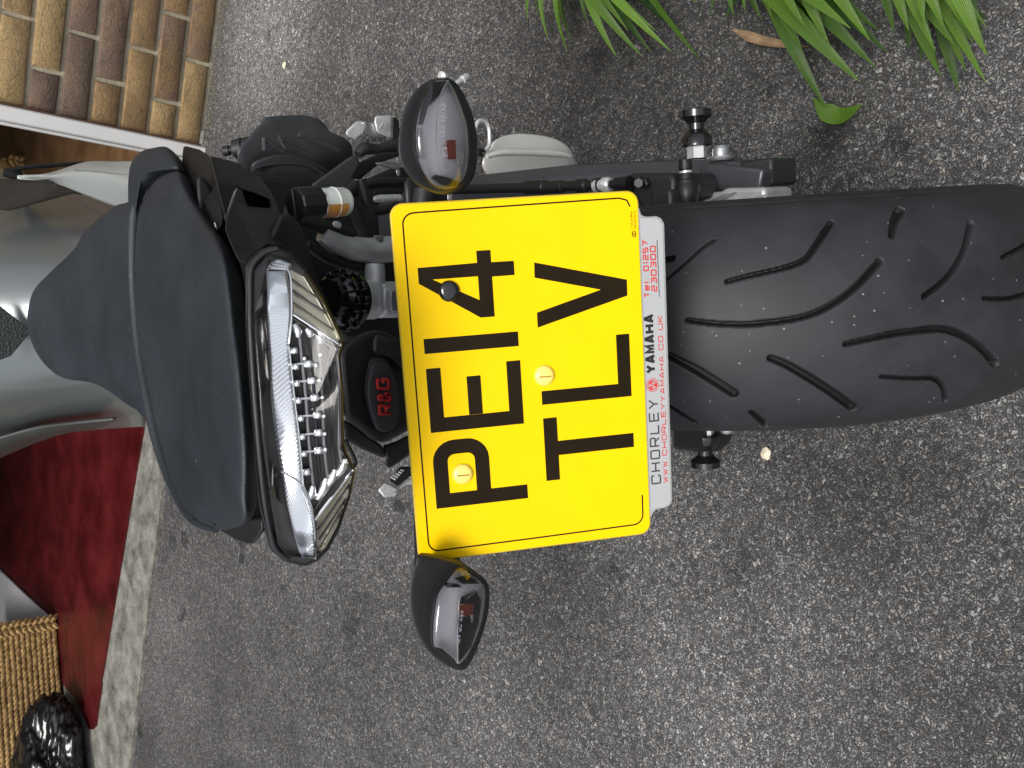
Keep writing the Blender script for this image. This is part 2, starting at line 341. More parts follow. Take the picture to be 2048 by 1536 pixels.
    for (qx, qy, rad, k) in SHADING_AND_STAINS:            # broad light and shade painted in, plus small oil stains, ragged at the edge
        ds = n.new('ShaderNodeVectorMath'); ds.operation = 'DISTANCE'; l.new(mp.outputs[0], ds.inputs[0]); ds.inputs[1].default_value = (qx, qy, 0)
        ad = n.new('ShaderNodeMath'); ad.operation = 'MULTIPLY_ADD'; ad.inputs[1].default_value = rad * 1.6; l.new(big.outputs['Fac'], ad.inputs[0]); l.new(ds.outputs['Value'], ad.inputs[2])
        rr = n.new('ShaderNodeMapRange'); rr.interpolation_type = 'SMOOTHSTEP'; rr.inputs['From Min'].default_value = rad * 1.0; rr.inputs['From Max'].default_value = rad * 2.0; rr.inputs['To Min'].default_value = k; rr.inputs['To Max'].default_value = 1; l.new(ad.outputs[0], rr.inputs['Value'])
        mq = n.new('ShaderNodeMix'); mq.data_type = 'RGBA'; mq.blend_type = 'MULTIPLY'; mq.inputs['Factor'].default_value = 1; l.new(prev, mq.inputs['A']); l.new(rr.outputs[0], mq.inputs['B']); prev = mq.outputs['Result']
    l.new(prev, b.inputs['Base Color']); b.inputs['Roughness'].default_value = .72; b.inputs['Specular IOR Level'].default_value = .4
    hh = n.new('ShaderNodeMath'); hh.operation = 'ADD'; l.new(ed.outputs[0], hh.inputs[0])
    h2 = n.new('ShaderNodeMath'); h2.operation = 'MULTIPLY'; h2.inputs[1].default_value = .9; l.new(sc.outputs[2], h2.inputs[0]); l.new(h2.outputs[0], hh.inputs[1])
    h3 = n.new('ShaderNodeMath'); h3.operation = 'MULTIPLY_ADD'; h3.inputs[1].default_value = .5; l.new(g.outputs['Fac'], h3.inputs[0]); l.new(hh.outputs[0], h3.inputs[2])
    bp = n.new('ShaderNodeBump'); bp.inputs['Strength'].default_value = .9; bp.inputs['Distance'].default_value = .0022; l.new(h3.outputs[0], bp.inputs['Height']); l.new(bp.outputs[0], b.inputs['Normal'])
    return m
SHADING_AND_STAINS = [(*W(530, 60)[:2], .32, 2.1), (*W(330, 1250)[:2], .3, 1.25), (*W(1500, 1500)[:2], .3, 1.3), (*W(1330, 70)[:2], .25, .62), (*W(1650, 270)[:2], .035, .4), (*W(1200, 118)[:2], .025, .5), (*W(345, 1080)[:2], .03, .6), (*W(1560, 860)[:2], .26, .62), (*W(1100, 1180)[:2], .2, .78), (*W(700, 1250)[:2], .035, .6), (*W(1480, 1130)[:2], .05, .72), (*W(1180, 230)[:2], .2, .72)]  # wide entries paint lit and shaded ground, narrow ones are stains
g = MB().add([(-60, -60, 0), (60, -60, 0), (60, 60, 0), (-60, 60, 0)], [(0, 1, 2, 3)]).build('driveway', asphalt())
tag(g, 'worn dark grey asphalt driveway with pale stone chips', 'driveway', kind='structure')
# ---- house wall with bricks of its own
PSI, DW, U0, Z0 = -.17120, 2.00584, .37852, .08242
wd_ = np.array([math.cos(PSI), math.sin(PSI), 0]); wn = np.array([math.sin(PSI), -math.cos(PSI), 0])    # along, towards the drive
# wall line worked out in the bike frame: carry it to the world
upb = np.array([sl, 0, cl]); ob_ = np.array([0, DW, 0.]); ob_ = ob_ - upb * (ob_ @ upb)
db = np.array([math.cos(PSI), math.sin(PSI), 0]); db -= upb * (db @ upb); db /= np.linalg.norm(db)
WO = MW @ ob_; WD = MW @ db; WN = np.array([WD[1], -WD[0], 0.0]); ZU = np.array([0, 0, 1.0])
def wallp(u, z, out=0.0): return WO + WD * u + ZU * z + WN * out
def wall_u(px, py, out=0.0):
    r = _ray(RW, px, py); o = WO + WN * out; t = ((o - CW) @ WN) / (r @ WN); P = CW + r * t; return float((P - WO) @ WD), float(P[2])
def brick_mat():
    m = bpy.data.materials.new('weathered brick'); m.use_nodes = True; n = m.node_tree.nodes; l = m.node_tree.links; b = n['Principled BSDF']
    at = n.new('ShaderNodeAttribute'); at.attribute_name = 'tint'
    cr = n.new('ShaderNodeValToRGB'); e = cr.color_ramp.elements; e[0].color = (.31, .21, .095, 1); e[1].color = (.14, .095, .07, 1)
    for p, c in ((.25, (.34, .235, .11)), (.45, (.26, .165, .075)), (.62, (.215, .135, .065)), (.8, (.175, .115, .08))):
        q = cr.color_ramp.elements.new(p); q.color = (*c, 1)
    tc = n.new('ShaderNodeTexCoord')
    a = n.new('ShaderNodeTexNoise'); a.inputs['Scale'].default_value = 14; a.inputs['Detail'].default_value = 6; l.new(tc.outputs['Object'], a.inputs['Vector'])
    md = n.new('ShaderNodeMath'); md.operation = 'MULTIPLY_ADD'; md.inputs[1].default_value = .9; l.new(a.outputs['Fac'], md.inputs[0])
    m0 = n.new('ShaderNodeMath'); m0.operation = 'SUBTRACT'; m0.inputs[1].default_value = .45; l.new(at.outputs['Fac'], m0.inputs[0]); l.new(m0.outputs[0], md.inputs[2])
    l.new(md.outputs[0], cr.inputs[0])
    s = n.new('ShaderNodeTexNoise'); s.inputs['Scale'].default_value = 150; s.inputs['Detail'].default_value = 8; s.inputs['Roughness'].default_value = .8
    mp = n.new('ShaderNodeMapping'); mp.inputs['Scale'].default_value = (.9, .9, 1.3); l.new(tc.outputs['Object'], mp.inputs[0]); l.new(mp.outputs[0], s.inputs['Vector'])
    r = n.new('ShaderNodeMapRange'); r.inputs['From Min'].default_value = .3; r.inputs['From Max'].default_value = .68; r.inputs['To Min'].default_value = .5; r.inputs['To Max'].default_value = 1.4; l.new(s.outputs['Fac'], r.inputs['Value'])
    mu = n.new('ShaderNodeMix'); mu.data_type = 'RGBA'; mu.blend_type = 'MULTIPLY'; mu.inputs['Factor'].default_value = 1; l.new(cr.outputs[0], mu.inputs['A']); l.new(r.outputs[0], mu.inputs['B'])
    # drag cracks in the face
    wv = n.new('ShaderNodeTexWave'); wv.inputs['Scale'].default_value = 5; wv.inputs['Distortion'].default_value = 22; wv.inputs['Detail'].default_value = 4; wv.bands_direction = 'Z'
    l.new(tc.outputs['Object'], wv.inputs['Vector'])
    cr2 = n.new('ShaderNodeMapRange'); cr2.inputs['From Min'].default_value = .0; cr2.inputs['From Max'].default_value = .05; cr2.inputs['To Min'].default_value = .78; cr2.inputs['To Max'].default_value = 1; l.new(wv.outputs['Fac'], cr2.inputs['Value'])
    m3 = n.new('ShaderNodeMix'); m3.data_type = 'RGBA'; m3.blend_type = 'MULTIPLY'; m3.inputs['Factor'].default_value = 1; l.new(mu.outputs['Result'], m3.inputs['A']); l.new(cr2.outputs[0], m3.inputs['B'])
    l.new(m3.outputs['Result'], b.inputs['Base Color']); b.inputs['Roughness'].default_value = .85
    hm = n.new('ShaderNodeMath'); hm.operation = 'MULTIPLY'; l.new(s.outputs['Fac'], hm.inputs[0]); l.new(cr2.outputs[0], hm.inputs[1])
    bp = n.new('ShaderNodeBump'); bp.inputs['Strength'].default_value = .9; bp.inputs['Distance'].default_value = .004; l.new(hm.outputs[0], bp.inputs['Height']); l.new(bp.outputs[0], b.inputs['Normal'])
    return m
def empty(name, loc=(0, 0, 0), rot=(0, 0, 0), **k):
    o = bpy.data.objects.new(name, None); o.location = loc; o.rotation_euler = rot; o.empty_display_size = .1; COL.objects.link(o); tag(o, **k); return o
house = empty('garage', label='brick garage with white door frame and dark open doorway', cat='garage')
mortar = mat('mortar', (.35, .31, .23), .9, bump=.8, bscale=220, bdist=.002, var=.3, vscale=25)
UF = wall_u(0, 208)[0]; UF2 = U0
FW = .085
ub = U0 + 0.002                                           # brickwork starts at the frame
MB().box(wallp(ub + 2.0, 1.4, -.0535), (WD, WN, ZU), (2.0, .05, 1.4)).build('mortar_bed', mortar, house)
mbk = MB(); tints = []
joint_px = {0: (400, 125), 1: (340, 27), 2: (277, 97), 3: (215, 162), 4: (153, 65), 5: (88, 140), 6: (30, 30)}
TINT = {(0, 0): .3, (0, 1): .62, (1, 0): .28, (1, 1): .68, (1, 2): .55, (2, 0): .45, (2, 1): .66, (2, 2): .6, (3, 0): .55, (3, 1): .85, (4, 0): .98, (4, 1): .8, (5, 0): .95, (5, 1): .2, (6, 0): .22, (6, 1): .12}
def brick(mb, ua, ub_, za, zb, out, tint):
    j = lambda a: random.uniform(-a, a)
    nu, nz = 5, 3; n0 = len(mb.f); c = .004
    us = [ua, ua + c, (ua * 2 + ub_) / 3, (ua + ub_ * 2) / 3, ub_ - c, ub_]; zs = [za, za + c, (za + zb) / 2, zb - c, zb]
    vs = []
    for i, u in enumerate(us):
        for k, z in enumerate(zs):
            e = (i in (0, len(us) - 1)) or (k in (0, len(zs) - 1))
            vs.append(wallp(u + j(.0012), z + j(.0012), (out - .004 if e else out) + j(.0008)))
    nn = len(zs); fs = [(i * nn + k, (i + 1) * nn + k, (i + 1) * nn + k + 1, i * nn + k + 1) for i in range(len(us) - 1) for k in range(nn - 1)]
    b0 = len(vs); ring = [(0, k) for k in range(nn)] + [(i, nn - 1) for i in range(1, len(us))] + [(len(us) - 1, k) for k in range(nn - 2, -1, -1)] + [(i, 0) for i in range(len(us) - 2, 0, -1)]
    for (i, k) in ring: vs.append(wallp(us[i], zs[k], -.03))
    L = len(ring)
    for q in range(L):
        a = ring[q]; b = ring[(q + 1) % L]; fs.append((a[0] * nn + a[1], b[0] * nn + b[1], b0 + (q + 1) % L, b0 + q))
    mb.add(vs, fs); tints.extend([tint] * (len(mb.f) - n0))
for k in range(0, 36):
    za = Z0 - .0755 + .075 * k + .006; zb = za + .0635
    za = max(za, -.02)
    if k in joint_px: uj = wall_u(*joint_px[k])[0]
    else: uj = U0 + .1125 * (k % 2) + .06
    while uj - .225 > ub: uj -= .225
    a = ub; b = uj - .0055; idx = 0
    while a < ub + 3.9:
        if b - a > .02:
            brick(mbk, a, b, za, zb, .004 + random.uniform(-.0015, .002), TINT.get((k, idx), random.choice((.1, .25, .4, .55, .65, .8, .95))))
        idx += 1; a = b + .011; b = a + .214
bo = mbk.build('brickwork', brick_mat(), house, smooth=50)
at = bo.data.attributes.new('tint', 'FLOAT', 'FACE'); at.data.foreach_set('value', tints)
# ---- white door frame
wp = mat('white frame paint', (.66, .66, .65), .35, var=.05, vscale=5, coat=.2)
uL = wall_u(275, 320, .0)[0]
MB().box(wallp(U0 - .0025 - .019, 1.4, .000), (WD, WN, ZU), (.019, .028, 1.4)).build('door_frame', wp, house, bevel=.004)
MB().box(wallp(U0 - .0415 - .004, 1.4, -.012), (WD, WN, ZU), (.0045, .028, 1.4)).build('frame_rebate', wp, house, bevel=.003)
MB().box(wallp(U0 - .002, 1.4, .012), (WD, WN, ZU), (.004, .008, 1.4)).build('sealant', mat('brown sealant', (.09, .045, .025), .8, bump=.5), house)
MB().box(wallp(U0 - 3.2, 1.4, -.0), (WD, WN, ZU), (.2, .03, 1.4)).build('door_frame', wp, house, bevel=.004)
# inside walls, roof
inn = mat('brown board lining', (.16, .095, .045), .7, var=.35, vscale=6, bump=.3, bscale=60); inn2 = mat('dim garage wall', (.12, .1, .08), .85, var=.3)
MB().box(wallp(U0 + .04, 1.4, -1.42), (WD, WN, ZU), (.03, 1.35, 1.4)).build('side_lining', inn, house)
MB().box(wallp(U0 - 3.42, 1.4, -2.0), (WD, WN, ZU), (.03, 1.95, 1.4)).build('side_wall', inn2, house)
MB().box(wallp(U0 - 1.7, 1.4, -4.1), (WD, WN, ZU), (2.2, .04, 1.4)).build('back_wall', inn2, house)
MB().box(wallp(U0 + .3, 2.85, -2.0), (WD, WN, ZU), (4.2, 2.2, .05)).build('roof', inn2, house)
MB().box(wallp(U0 - 1.5, 2.5, -.04), (WD, WN, ZU), (1.5, .03, .28)).build('lintel', wp, house)
# ---- concrete step, red painted floor
def slab(name, px, z, th, material, wobble=0.0, sub=1, ext=0):
    pts = px if sub == 1 else [tuple(q) for q in crom(px, sub, True)]
    P = [W(x, y, z) for x, y in pts]
    if wobble: P = [p + np.array([random.uniform(-wobble, wobble), random.uniform(-wobble, wobble), 0]) for p in P]
    return MB().prism(P, (0, 0, -th)).build(name, material, bevel=.004, seg=2)
conc = mat('old concrete', (.165, .16, .14), .85, bump=1, bscale=120, bdist=.005, var=.7, vscale=17, speck=.08)
def rowpts(px0, px1, n, z, wob=.004):
    return [W(px0[0] + (px1[0] - px0[0]) * i / n, px0[1] + (px1[1] - px0[1]) * i / n, z) + np.array([0, random.uniform(-wob, wob), 0]) for i in range(n + 1)]
zc = .012
front = rowpts((408, 262), (258, 1536), 90, zc); front += rowpts((258, 1536), (190, 2150), 12, zc)[1:]
# the concrete runs in under the garage: a level apron behind the front edge
back = [p - WN * 4.2 for p in front]
n = len(front)
cb = MB(); cb.add(front + back, [(i, i + 1, n + i + 1, n + i) for i in range(n - 1)]); cb.add(front + [p - np.array([0, 0, zc + .01]) for p in front], [(i, i + 1, n + i + 1, n + i) for i in range(n - 1)])
st = cb.build('doorstep', conc); tag(st, 'pale worn concrete threshold along the garage doorway', 'doorstep', kind='structure')
redm = mat('worn red floor paint', (.062, .004, .005), .4, bump=.35, bscale=45, bdist=.002, var=.55, vscale=7, coat=.12, speck=.02)
rp = rowpts((289, 843), (203, 1360), 30, .017, .002) + rowpts((203, 1370), (192, 1452), 5, .017, .002)
rp += [W(x, y, .017) for x, y in ((186, 1459), (176, 1458), (170, 1440), (160, 1418), (146, 1390), (131, 1376), (122, 1362), (117, 1340), (113, 1310), (108, 1270), (100, 1252), (60, 1262), (10, 1262), (-60, 1262), (-60, 520), (250, 520), (320, 600))]
rd = MB().prism(rp, (0, 0, -.004)).build('garage_floor', redm); tag(rd, 'dark red painted garage floor with chipped edge', 'floor', kind='structure')
wb_ = MB().prism([W(x, y, .022) for x, y in ((-60, 235), (300, 262), (330, 330), (320, 500), (-60, 500))], (0, 0, -.018)).build('wooden_board', mat('brown stained wood', (.13, .07, .03), .5, var=.4, vscale=9, bump=.3, bscale=40), bevel=.002)
tag(wb_, 'brown stained board lying just inside the white door frame', 'board')
# ---- things in the garage
def weave():
    m = bpy.data.materials.new('woven seagrass'); m.use_nodes = True; n = m.node_tree.nodes; l = m.node_tree.links; b = n['Principled BSDF']
    tc = n.new('ShaderNodeTexCoord'); t = n.new('ShaderNodeTexNoise'); t.inputs['Scale'].default_value = 60; t.inputs['Detail'].default_value = 6; l.new(tc.outputs['Object'], t.inputs['Vector'])
    c = n.new('ShaderNodeValToRGB'); c.color_ramp.elements[0].position = .3; c.color_ramp.elements[0].color = (.14, .075, .022, 1); c.color_ramp.elements[1].position = .7; c.color_ramp.elements[1].color = (.52, .34, .13, 1)
    l.new(t.outputs['Fac'], c.inputs[0]); l.new(c.outputs[0], b.inputs['Base Color']); b.inputs['Roughness'].default_value = .7
    s = n.new('ShaderNodeTexNoise'); s.inputs['Scale'].default_value = 350; l.new(tc.outputs['Object'], s.inputs['Vector'])
    bp = n.new('ShaderNodeBump'); bp.inputs['Strength'].default_value = .6; bp.inputs['Distance'].default_value = .003; l.new(s.outputs['Fac'], bp.inputs['Height']); l.new(bp.outputs[0], b.inputs['Normal']); return m
WV = weave()
core = mat('dark basket core', (.05, .028, .01), .9)
a0 = W(112, 1243, .02); a1 = W(122, 1372, .02); ex = a1 - a0; ex[2] = 0; wb = np.linalg.norm(ex); ex /= wb; ex = -ex   # to the right
ey = np.array([-ex[1], ex[0], 0]); 
if ey[1] < 0: ey = -ey
def basket(name, c0, width, depth, height, label, front_only=False):
    """c0: front right foot; woven box of twisted cords with plaited corners"""
    e = empty(name, tuple(c0 - ex * width / 2 + ey * depth / 2)); tag(e, label, 'basket'); o = np.array(e.location)
    hx, hy = width / 2, depth / 2
    MB().box((0, 0, height / 2), (ex, ey, ZU), (hx - .008, hy - .008, height / 2 - .004)).build('lining', core, e)
    mb = MB(); pitch = .0175; rows = int(height / pitch)
    for r in range(rows):
        z = .01 + pitch * r
        segs = [((hx, -hy), (-hx, -hy)), ((hx, -hy), (hx, hy))]
        for (ax_, ay_), (bx_, by_) in segs:
            A = ex * ax_ + ey * ay_; Bq = ex * bx_ + ey * by_; Ln = np.linalg.norm(Bq - A); k = int(Ln / .017); dv = (Bq - A) / Ln
            for i in range(k):      # one slanted bead per twist of the cord
                c = A + dv * (Ln * (i + .5 + .5 * (r % 2) * .6) / k) + ZU * (z + random.uniform(-.001, .001))
                d1 = dv * .013 + ZU * .0065
                mb.tube([c - d1, c - d1 * .4, c + d1 * .4, c + d1], [.002, .0085, .0085, .002], 6)
    mb.build('woven_side', WV, e)
    for (cx, cy) in ((hx, -hy), (-hx, -hy), (hx, hy)):
        rim = MB()
        for q in range(int(height / .02)):
            for s_ in (-1, 1):
                c = ex * cx + ey * cy + ZU * (.01 + .02 * q) - ey * .012 - ex * .012 * s_
                d1 = ex * .014 * s_ + ZU * .012; rim.tube([c - d1, c, c + d1], [.004, .011, .004], 6)
        rim.build('plaited_edge', WV, e)
    tp = MB()
    for (A, Bq) in ((ex * hx - ey * hy, -ex * hx - ey * hy), (ex * hx - ey * hy, ex * hx + ey * hy), (-ex * hx - ey * hy, -ex * hx + ey * hy), (ex * hx + ey * hy, -ex * hx + ey * hy)):
        tp.tube([A + ZU * height, Bq + ZU * height], .013, 8)
    tp.build('rim', WV, e); return e
basket('woven_basket', a0, .62, .45, .27, 'square woven seagrass basket standing on the red garage floor')
k0 = W(-22, 330, .02)
basket('woven_basket', W(48, 352, .02) + np.array([.05, 0, 0]), .26, .3, .07, 'low brown woven basket deep in the garage behind the fuel tank')
# grey board lying beside the basket
bd = [W(*p, .032) for p in ((102, 1240), (-90, 1062), (-170, 1285), (-60, 1268))]
bd = MB().prism([W(102, 1240, .030), W(-60, 1085, .030), W(-60, 1264, .030)], (0, 0, -.009)).build('grey_board', mat('pale grey board', (.72, .71, .73), .45, var=.06, bump=.15, bscale=200), bevel=.0015)
tag(bd, 'flat pale grey board lying on the red floor beside the basket', 'board')
# black plastic bag
bmg = bmesh.new(); bmesh.ops.create_icosphere(bmg, subdivisions=6, radius=1)
bc = W(96, 1580, .10)
for v in bmg.verts:
    p = v.co.copy(); s_ = 1 + .25 * noise.noise(p * 1.5 + Vector((3, 1, 2))) ; r1 = 1 - abs(noise.noise(p * 3.2)); r2 = 1 - abs(noise.noise(p * 7.5 + Vector((9, 2, 1)))); r3 = 1 - abs(noise.noise(p * 14 + Vector((1, 7, 1))))
    s_ += .2 * (r1 - .8) + .11 * (r2 - .8) + .06 * (r3 - .8)
    v.co = Vector((p.x * .29 * s_, p.y * .2 * s_, max(-.085, p.z * .12 * s_)))
me = bpy.data.meshes.new('plastic_bag'); bmg.to_mesh(me); bmg.free()
for p in me.polygons: p.use_smooth = True
bag = bpy.data.objects.new('plastic_bag', me); COL.objects.link(bag); bag.location = (bc[0], bc[1], .105)
me.materials.append(mat('black bin liner', (.01, .01, .011), .22, coat=.2, bump=.3, bscale=40, bdist=.006)); tag(bag, 'crumpled shiny black plastic bag at the edge of the concrete', 'bag')

# ---- plants at the edge of the drive
def leaf_mat(name, c0, c1):
    m = bpy.data.materials.new(name); m.use_nodes = True; n = m.node_tree.nodes; l = m.node_tree.links; b = n['Principled BSDF']
    tc = n.new('ShaderNodeTexCoord'); at = n.new('ShaderNodeAttribute'); at.attribute_name = 'tint'
    t = n.new('ShaderNodeTexNoise'); t.inputs['Scale'].default_value = 12; t.inputs['Detail'].default_value = 4; l.new(tc.outputs['Object'], t.inputs['Vector'])
    a = n.new('ShaderNodeMath'); a.operation = 'MULTIPLY_ADD'; a.inputs[1].default_value = .5; l.new(t.outputs['Fac'], a.inputs[0]); l.new(at.outputs['Fac'], a.inputs[2])
    c = n.new('ShaderNodeValToRGB'); c.color_ramp.elements[0].position = .25; c.color_ramp.elements[0].color = (*c0, 1); c.color_ramp.elements[1].position = .95; c.color_ramp.elements[1].color = (*c1, 1)
    q = c.color_ramp.elements.new(1.0); q.color = (.2, .15, .04, 1)
    l.new(a.outputs[0], c.inputs[0])
    uv = n.new('ShaderNodeAttribute'); uv.attribute_name = 'across'
    wv = n.new('ShaderNodeMath'); wv.operation = 'SINE'; mm = n.new('ShaderNodeMath'); mm.operation = 'MULTIPLY'; mm.inputs[1].default_value = 55; l.new(uv.outputs['Fac'], mm.inputs[0]); l.new(mm.outputs[0], wv.inputs[0])
    mr = n.new('ShaderNodeMapRange'); mr.inputs['From Min'].default_value = -1; mr.inputs['To Min'].default_value = .82; mr.inputs['To Max'].default_value = 1.12; l.new(wv.outputs[0], mr.inputs['Value'])
    mu = n.new('ShaderNodeMix'); mu.data_type = 'RGBA'; mu.blend_type = 'MULTIPLY'; mu.inputs['Factor'].default_value = 1; l.new(c.outputs[0], mu.inputs['A']); l.new(mr.outputs[0], mu.inputs['B'])
    l.new(mu.outputs['Result'], b.inputs['Base Color']); b.inputs['Roughness'].default_value = .42
    b.inputs['Transmission Weight'].default_value = 0
    tr = n.new('ShaderNodeBsdfTranslucent'); l.new(mu.outputs['Result'], tr.inputs[0]); mx = n.new('ShaderNodeMixShader'); mx.inputs[0].default_value = .3
    l.new(b.outputs[0], mx.inputs[1]); l.new(tr.outputs[0], mx.inputs[2]); l.new(mx.outputs[0], n['Material Output'].inputs[0])
    bp = n.new('ShaderNodeBump'); bp.inputs['Strength'].default_value = .4; bp.inputs['Distance'].default_value = .001; l.new(wv.outputs[0], bp.inputs['Height']); l.new(bp.outputs[0], b.inputs['Normal'])
    return m
LM = leaf_mat('strap leaf', (.016, .055, .008), (.13, .25, .022))
class Leaves:
    def __init__(s): s.mb = MB(); s.t = []; s.a = []
    def blade(s, base, mid, tip, wpk, tint, n=22, curl=.25, w0=.55):
        b, m_, t = map(lambda q: np.array(q, float), (base, mid, tip)); L = []
        view = None
        for i in range(n + 1):
            u = i / n; p = b * (1 - u) ** 2 + 2 * m_ * u * (1 - u) + t * u * u; d = 2 * (m_ - b) * (1 - u) + 2 * (t - m_) * u; d /= np.linalg.norm(d) + 1e-9
            L.append((p, d, u))
        up = np.array([0, 0, 1.0]); vs = []
        for p, d, u in L:
            side = np.cross(d, up); side /= np.linalg.norm(side) + 1e-9; nn = np.cross(side, d)
            wdt = wpk * (min(1, w0 + u * (.9 if w0 > .5 else 3))) * (1 - u ** 3.2) ** .9 * .5 + .0004
            for q in (-1, -.5, 0, .5, 1):
                vs.append(p + side * wdt * q + nn * abs(q) * wdt * curl + nn * .0015 * math.sin(9 * u + base[0] * 50))
                s.a.append((q + 1) / 2)
        fs = [(i * 5 + k, i * 5 + k + 1, (i + 1) * 5 + k + 1, (i + 1) * 5 + k) for i in range(n) for k in range(4)]
        s.mb.add(vs, fs); s.t += [tint] * len(vs)
    def build(s, name, label, parent=None):
        o = s.mb.build('leaves', LM, parent, smooth=180)
        x = o.data.attributes.new('tint', 'FLOAT', 'POINT'); x.data.foreach_set('value', s.t)
        x = o.data.attributes.new('across', 'FLOAT', 'POINT'); x.data.foreach_set('value', s.a); return o
def plant(name, label, group, root, tips, extra, zroot=0.0):
    P = empty(name, tuple(root)); tag(P, label, 'plant', group); R0 = np.array(root); lv = Leaves()
    for (tx, ty, zt, wd2, tint, lift) in tips:
        T = W(tx, ty, zt) - R0; b = np.array([random.uniform(-.05, .05), random.uniform(-.06, .06), 0.0])
        d = T - b; mid = b + d * .42 + np.array([0, 0, lift]); lv.blade(b, mid, T, wd2 * .88, tint)
    for i in range(extra):
        a = random.uniform(-1.5, 1.5); L = random.uniform(.28, .5); b = np.array([random.uniform(-.05, .05), random.uniform(-.07, .07), 0])
        d = np.array([math.cos(a) * L, math.sin(a) * L * 1.1, random.uniform(.05, .2)]); lv.blade(b, b + d * .4 + np.array([0, 0, random.uniform(.12, .3)]), b + d, random.uniform(.02, .03), random.uniform(-.1, .35))
    lv.build(name, label, P)
    cr = MB()
    for i in range(9):
        a = random.uniform(0, 6.28); c = np.array([math.cos(a) * .035, math.sin(a) * .045, 0]); cr.tube([c, c + np.array([c[0] * .3, c[1] * .3, .07])], [.012, .007], 7)
    cr.build('crown', mat('pale leaf bases', (.2, .22, .08), .6, var=.3, vscale=40), P); return P
def tq(L): return [(1000 + x * .5117, y * .5117, z, w2, t, l_) for x, y, z, w2, t, l_ in L]
r1 = W(1180, -170, 0); r2 = W(1560, -190, 0); r3 = W(1850, -200, 0)
GP = 'strap leaved plants along the drive'
plant('strap_leaf_plant', 'smaller bright green strap leaved clump, the one nearer the brick wall', GP, r1, tq([
    (105, 85, .10, .016, .55, .12), (192, 155, .07, .022, .5, .14), (265, 200, .04, .02, .45, .16), (280, 160, .03, .02, .3, .12),
    (458, 222, .06, .028, .55, .14), (555, 218, .05, .027, .42, .18), (592, 205, .03, .024, .2, .1), (672, 203, .08, .026, .6, .2),
    (790, 240, .03, .014, .3, .05), (768, 10, .12, .02, .4, .1), (640, 80, .02, .02, .0, .06), (420, 60, .02, .02, .05, .06), (150, 60, .06, .016, .4, .12), (240, 110, .05, .016, .25, .1), (500, 120, .1, .024, .35, .15), (610, 120, .1, .02, .45, .15), (345, 90, .05, .02, .2, .1), (100, 40, .12, .014, .5, .1)]), 34)
plant('strap_leaf_plant', 'broad strap leaved clump with one long leaf curling over the asphalt', GP, r2, tq([
    (915, 65, .08, .024, .3, .1), (1025, 78, .05, .02, .2, .1), (880, 78, .02, .018, .05, .05), (1185, 205, .06, .034, .35, .14), (1275, 420, .03, .034, .22, .12),
    (1408, 320, .07, .036, .38, .16), (1468, 262, .05, .034, .3, .14), (1445, 158, .12, .034, .45, .16), (1518, 208, .05, .03, .15, .1), (1145, 45, .14, .03, .4, .1),
    (1240, 120, .03, .03, .1, .06), (1330, 150, .03, .03, .05, .06), (1100, 100, .02, .03, .0, .04), (960, 40, .1, .024, .35, .1), (820, 60, .05, .018, .15, .08), (1060, 60, .1, .03, .3, .12), (1290, 180, .1, .032, .45, .16), (1370, 110, .14, .03, .5, .16), (1190, 100, .14, .03, .5, .14), (1480, 120, .06, .03, .2, .1)]), 50)
plant('strap_leaf_plant', 'dense strap leaved clump with pointed tips, nearest the tyre end of the drive', GP, r3, tq([
    (1720, 290, .07, .038, .35, .18), (1795, 358, .03, .034, .2, .1), (1820, 272, .06, .03, .45, .14), (1905, 217, .14, .034, .6, .2), (1898, 320, .06, .024, .6, .16),
    (1900, 102, .1, .024, .4, .12), (1565, 75, .12, .03, .5, .12), (1735, 105, .16, .034, .55, .16), (1600, 190, .04, .032, .15, .08), (1885, 130, .05, .02, .1, .06), (1780, 180, .09, .03, .42, .14), (1650, 240, .04, .03, .1, .08), (1910, 80, .05, .02, .05, .04), (1700, 200, .13, .03, .5, .18), (1850, 170, .12, .028, .5, .18), (1600, 120, .14, .03, .4, .14), (1660, 90, .16, .03, .55, .14), (1820, 110, .16, .03, .5, .18), (1540, 130, .08, .03, .25, .12)]), 50)
# the curl at the end of the long leaf is its own fallen blade
lf = Leaves(); R0 = W(1640, 205, .012)
lf.blade(W(1628, 196, .03) - R0, W(1672, 262, .02) - R0, W(1724, 208, .03) - R0, .024, .4, curl=.3, w0=.05)
lo = lf.build('x', ''); lo.name = 'fallen_leaf'; lo.location = tuple(R0); tag(lo, 'curved green leaf tip lying on the asphalt below the clump', 'leaf')
lf = Leaves(); R0 = W(1540, 75, .004)
lf.blade(W(1468, 60, .008) - R0, W(1530, 92, .015) - R0, W(1618, 93, .006) - R0, .013, .9, curl=.7, w0=.2)
lo = lf.build('x', ''); lo.name = 'dry_leaf'; lo.location = tuple(R0); tag(lo, 'withered tan leaf lying under the green strap leaves', 'leaf')
lo.data.materials.clear(); lo.data.materials.append(mat('dry leaf', (.2, .135, .075), .7, var=.4, vscale=60, bump=.5, bscale=200))
def pebble(name, px, py, r, col, label, cat):
    b_ = bmesh.new(); bmesh.ops.create_icosphere(b_, subdivisions=3, radius=1)
    for v in b_.verts:
        k = 1 + .35 * noise.noise(v.co * 1.3 + Vector((px, py, 0))); v.co = Vector((v.co.x * r * k * 1.2, v.co.y * r * k, v.co.z * r * .6 * k))
    me = bpy.data.meshes.new(name); b_.to_mesh(me); b_.free(); me.materials.append(mat(name, col, .7, bump=.5, bscale=200, var=.2))
    o = bpy.data.objects.new(name, me); COL.objects.link(o); p = W(px, py, 0); o.location = (p[0], p[1], r * .4); o.rotation_euler = (0, 0, px); tag(o, label, cat)
pebble('pebble', 1533, 906, .0075, (.62, .55, .42), 'pale cream stone chip beside the left paddock bobbin', 'stone')
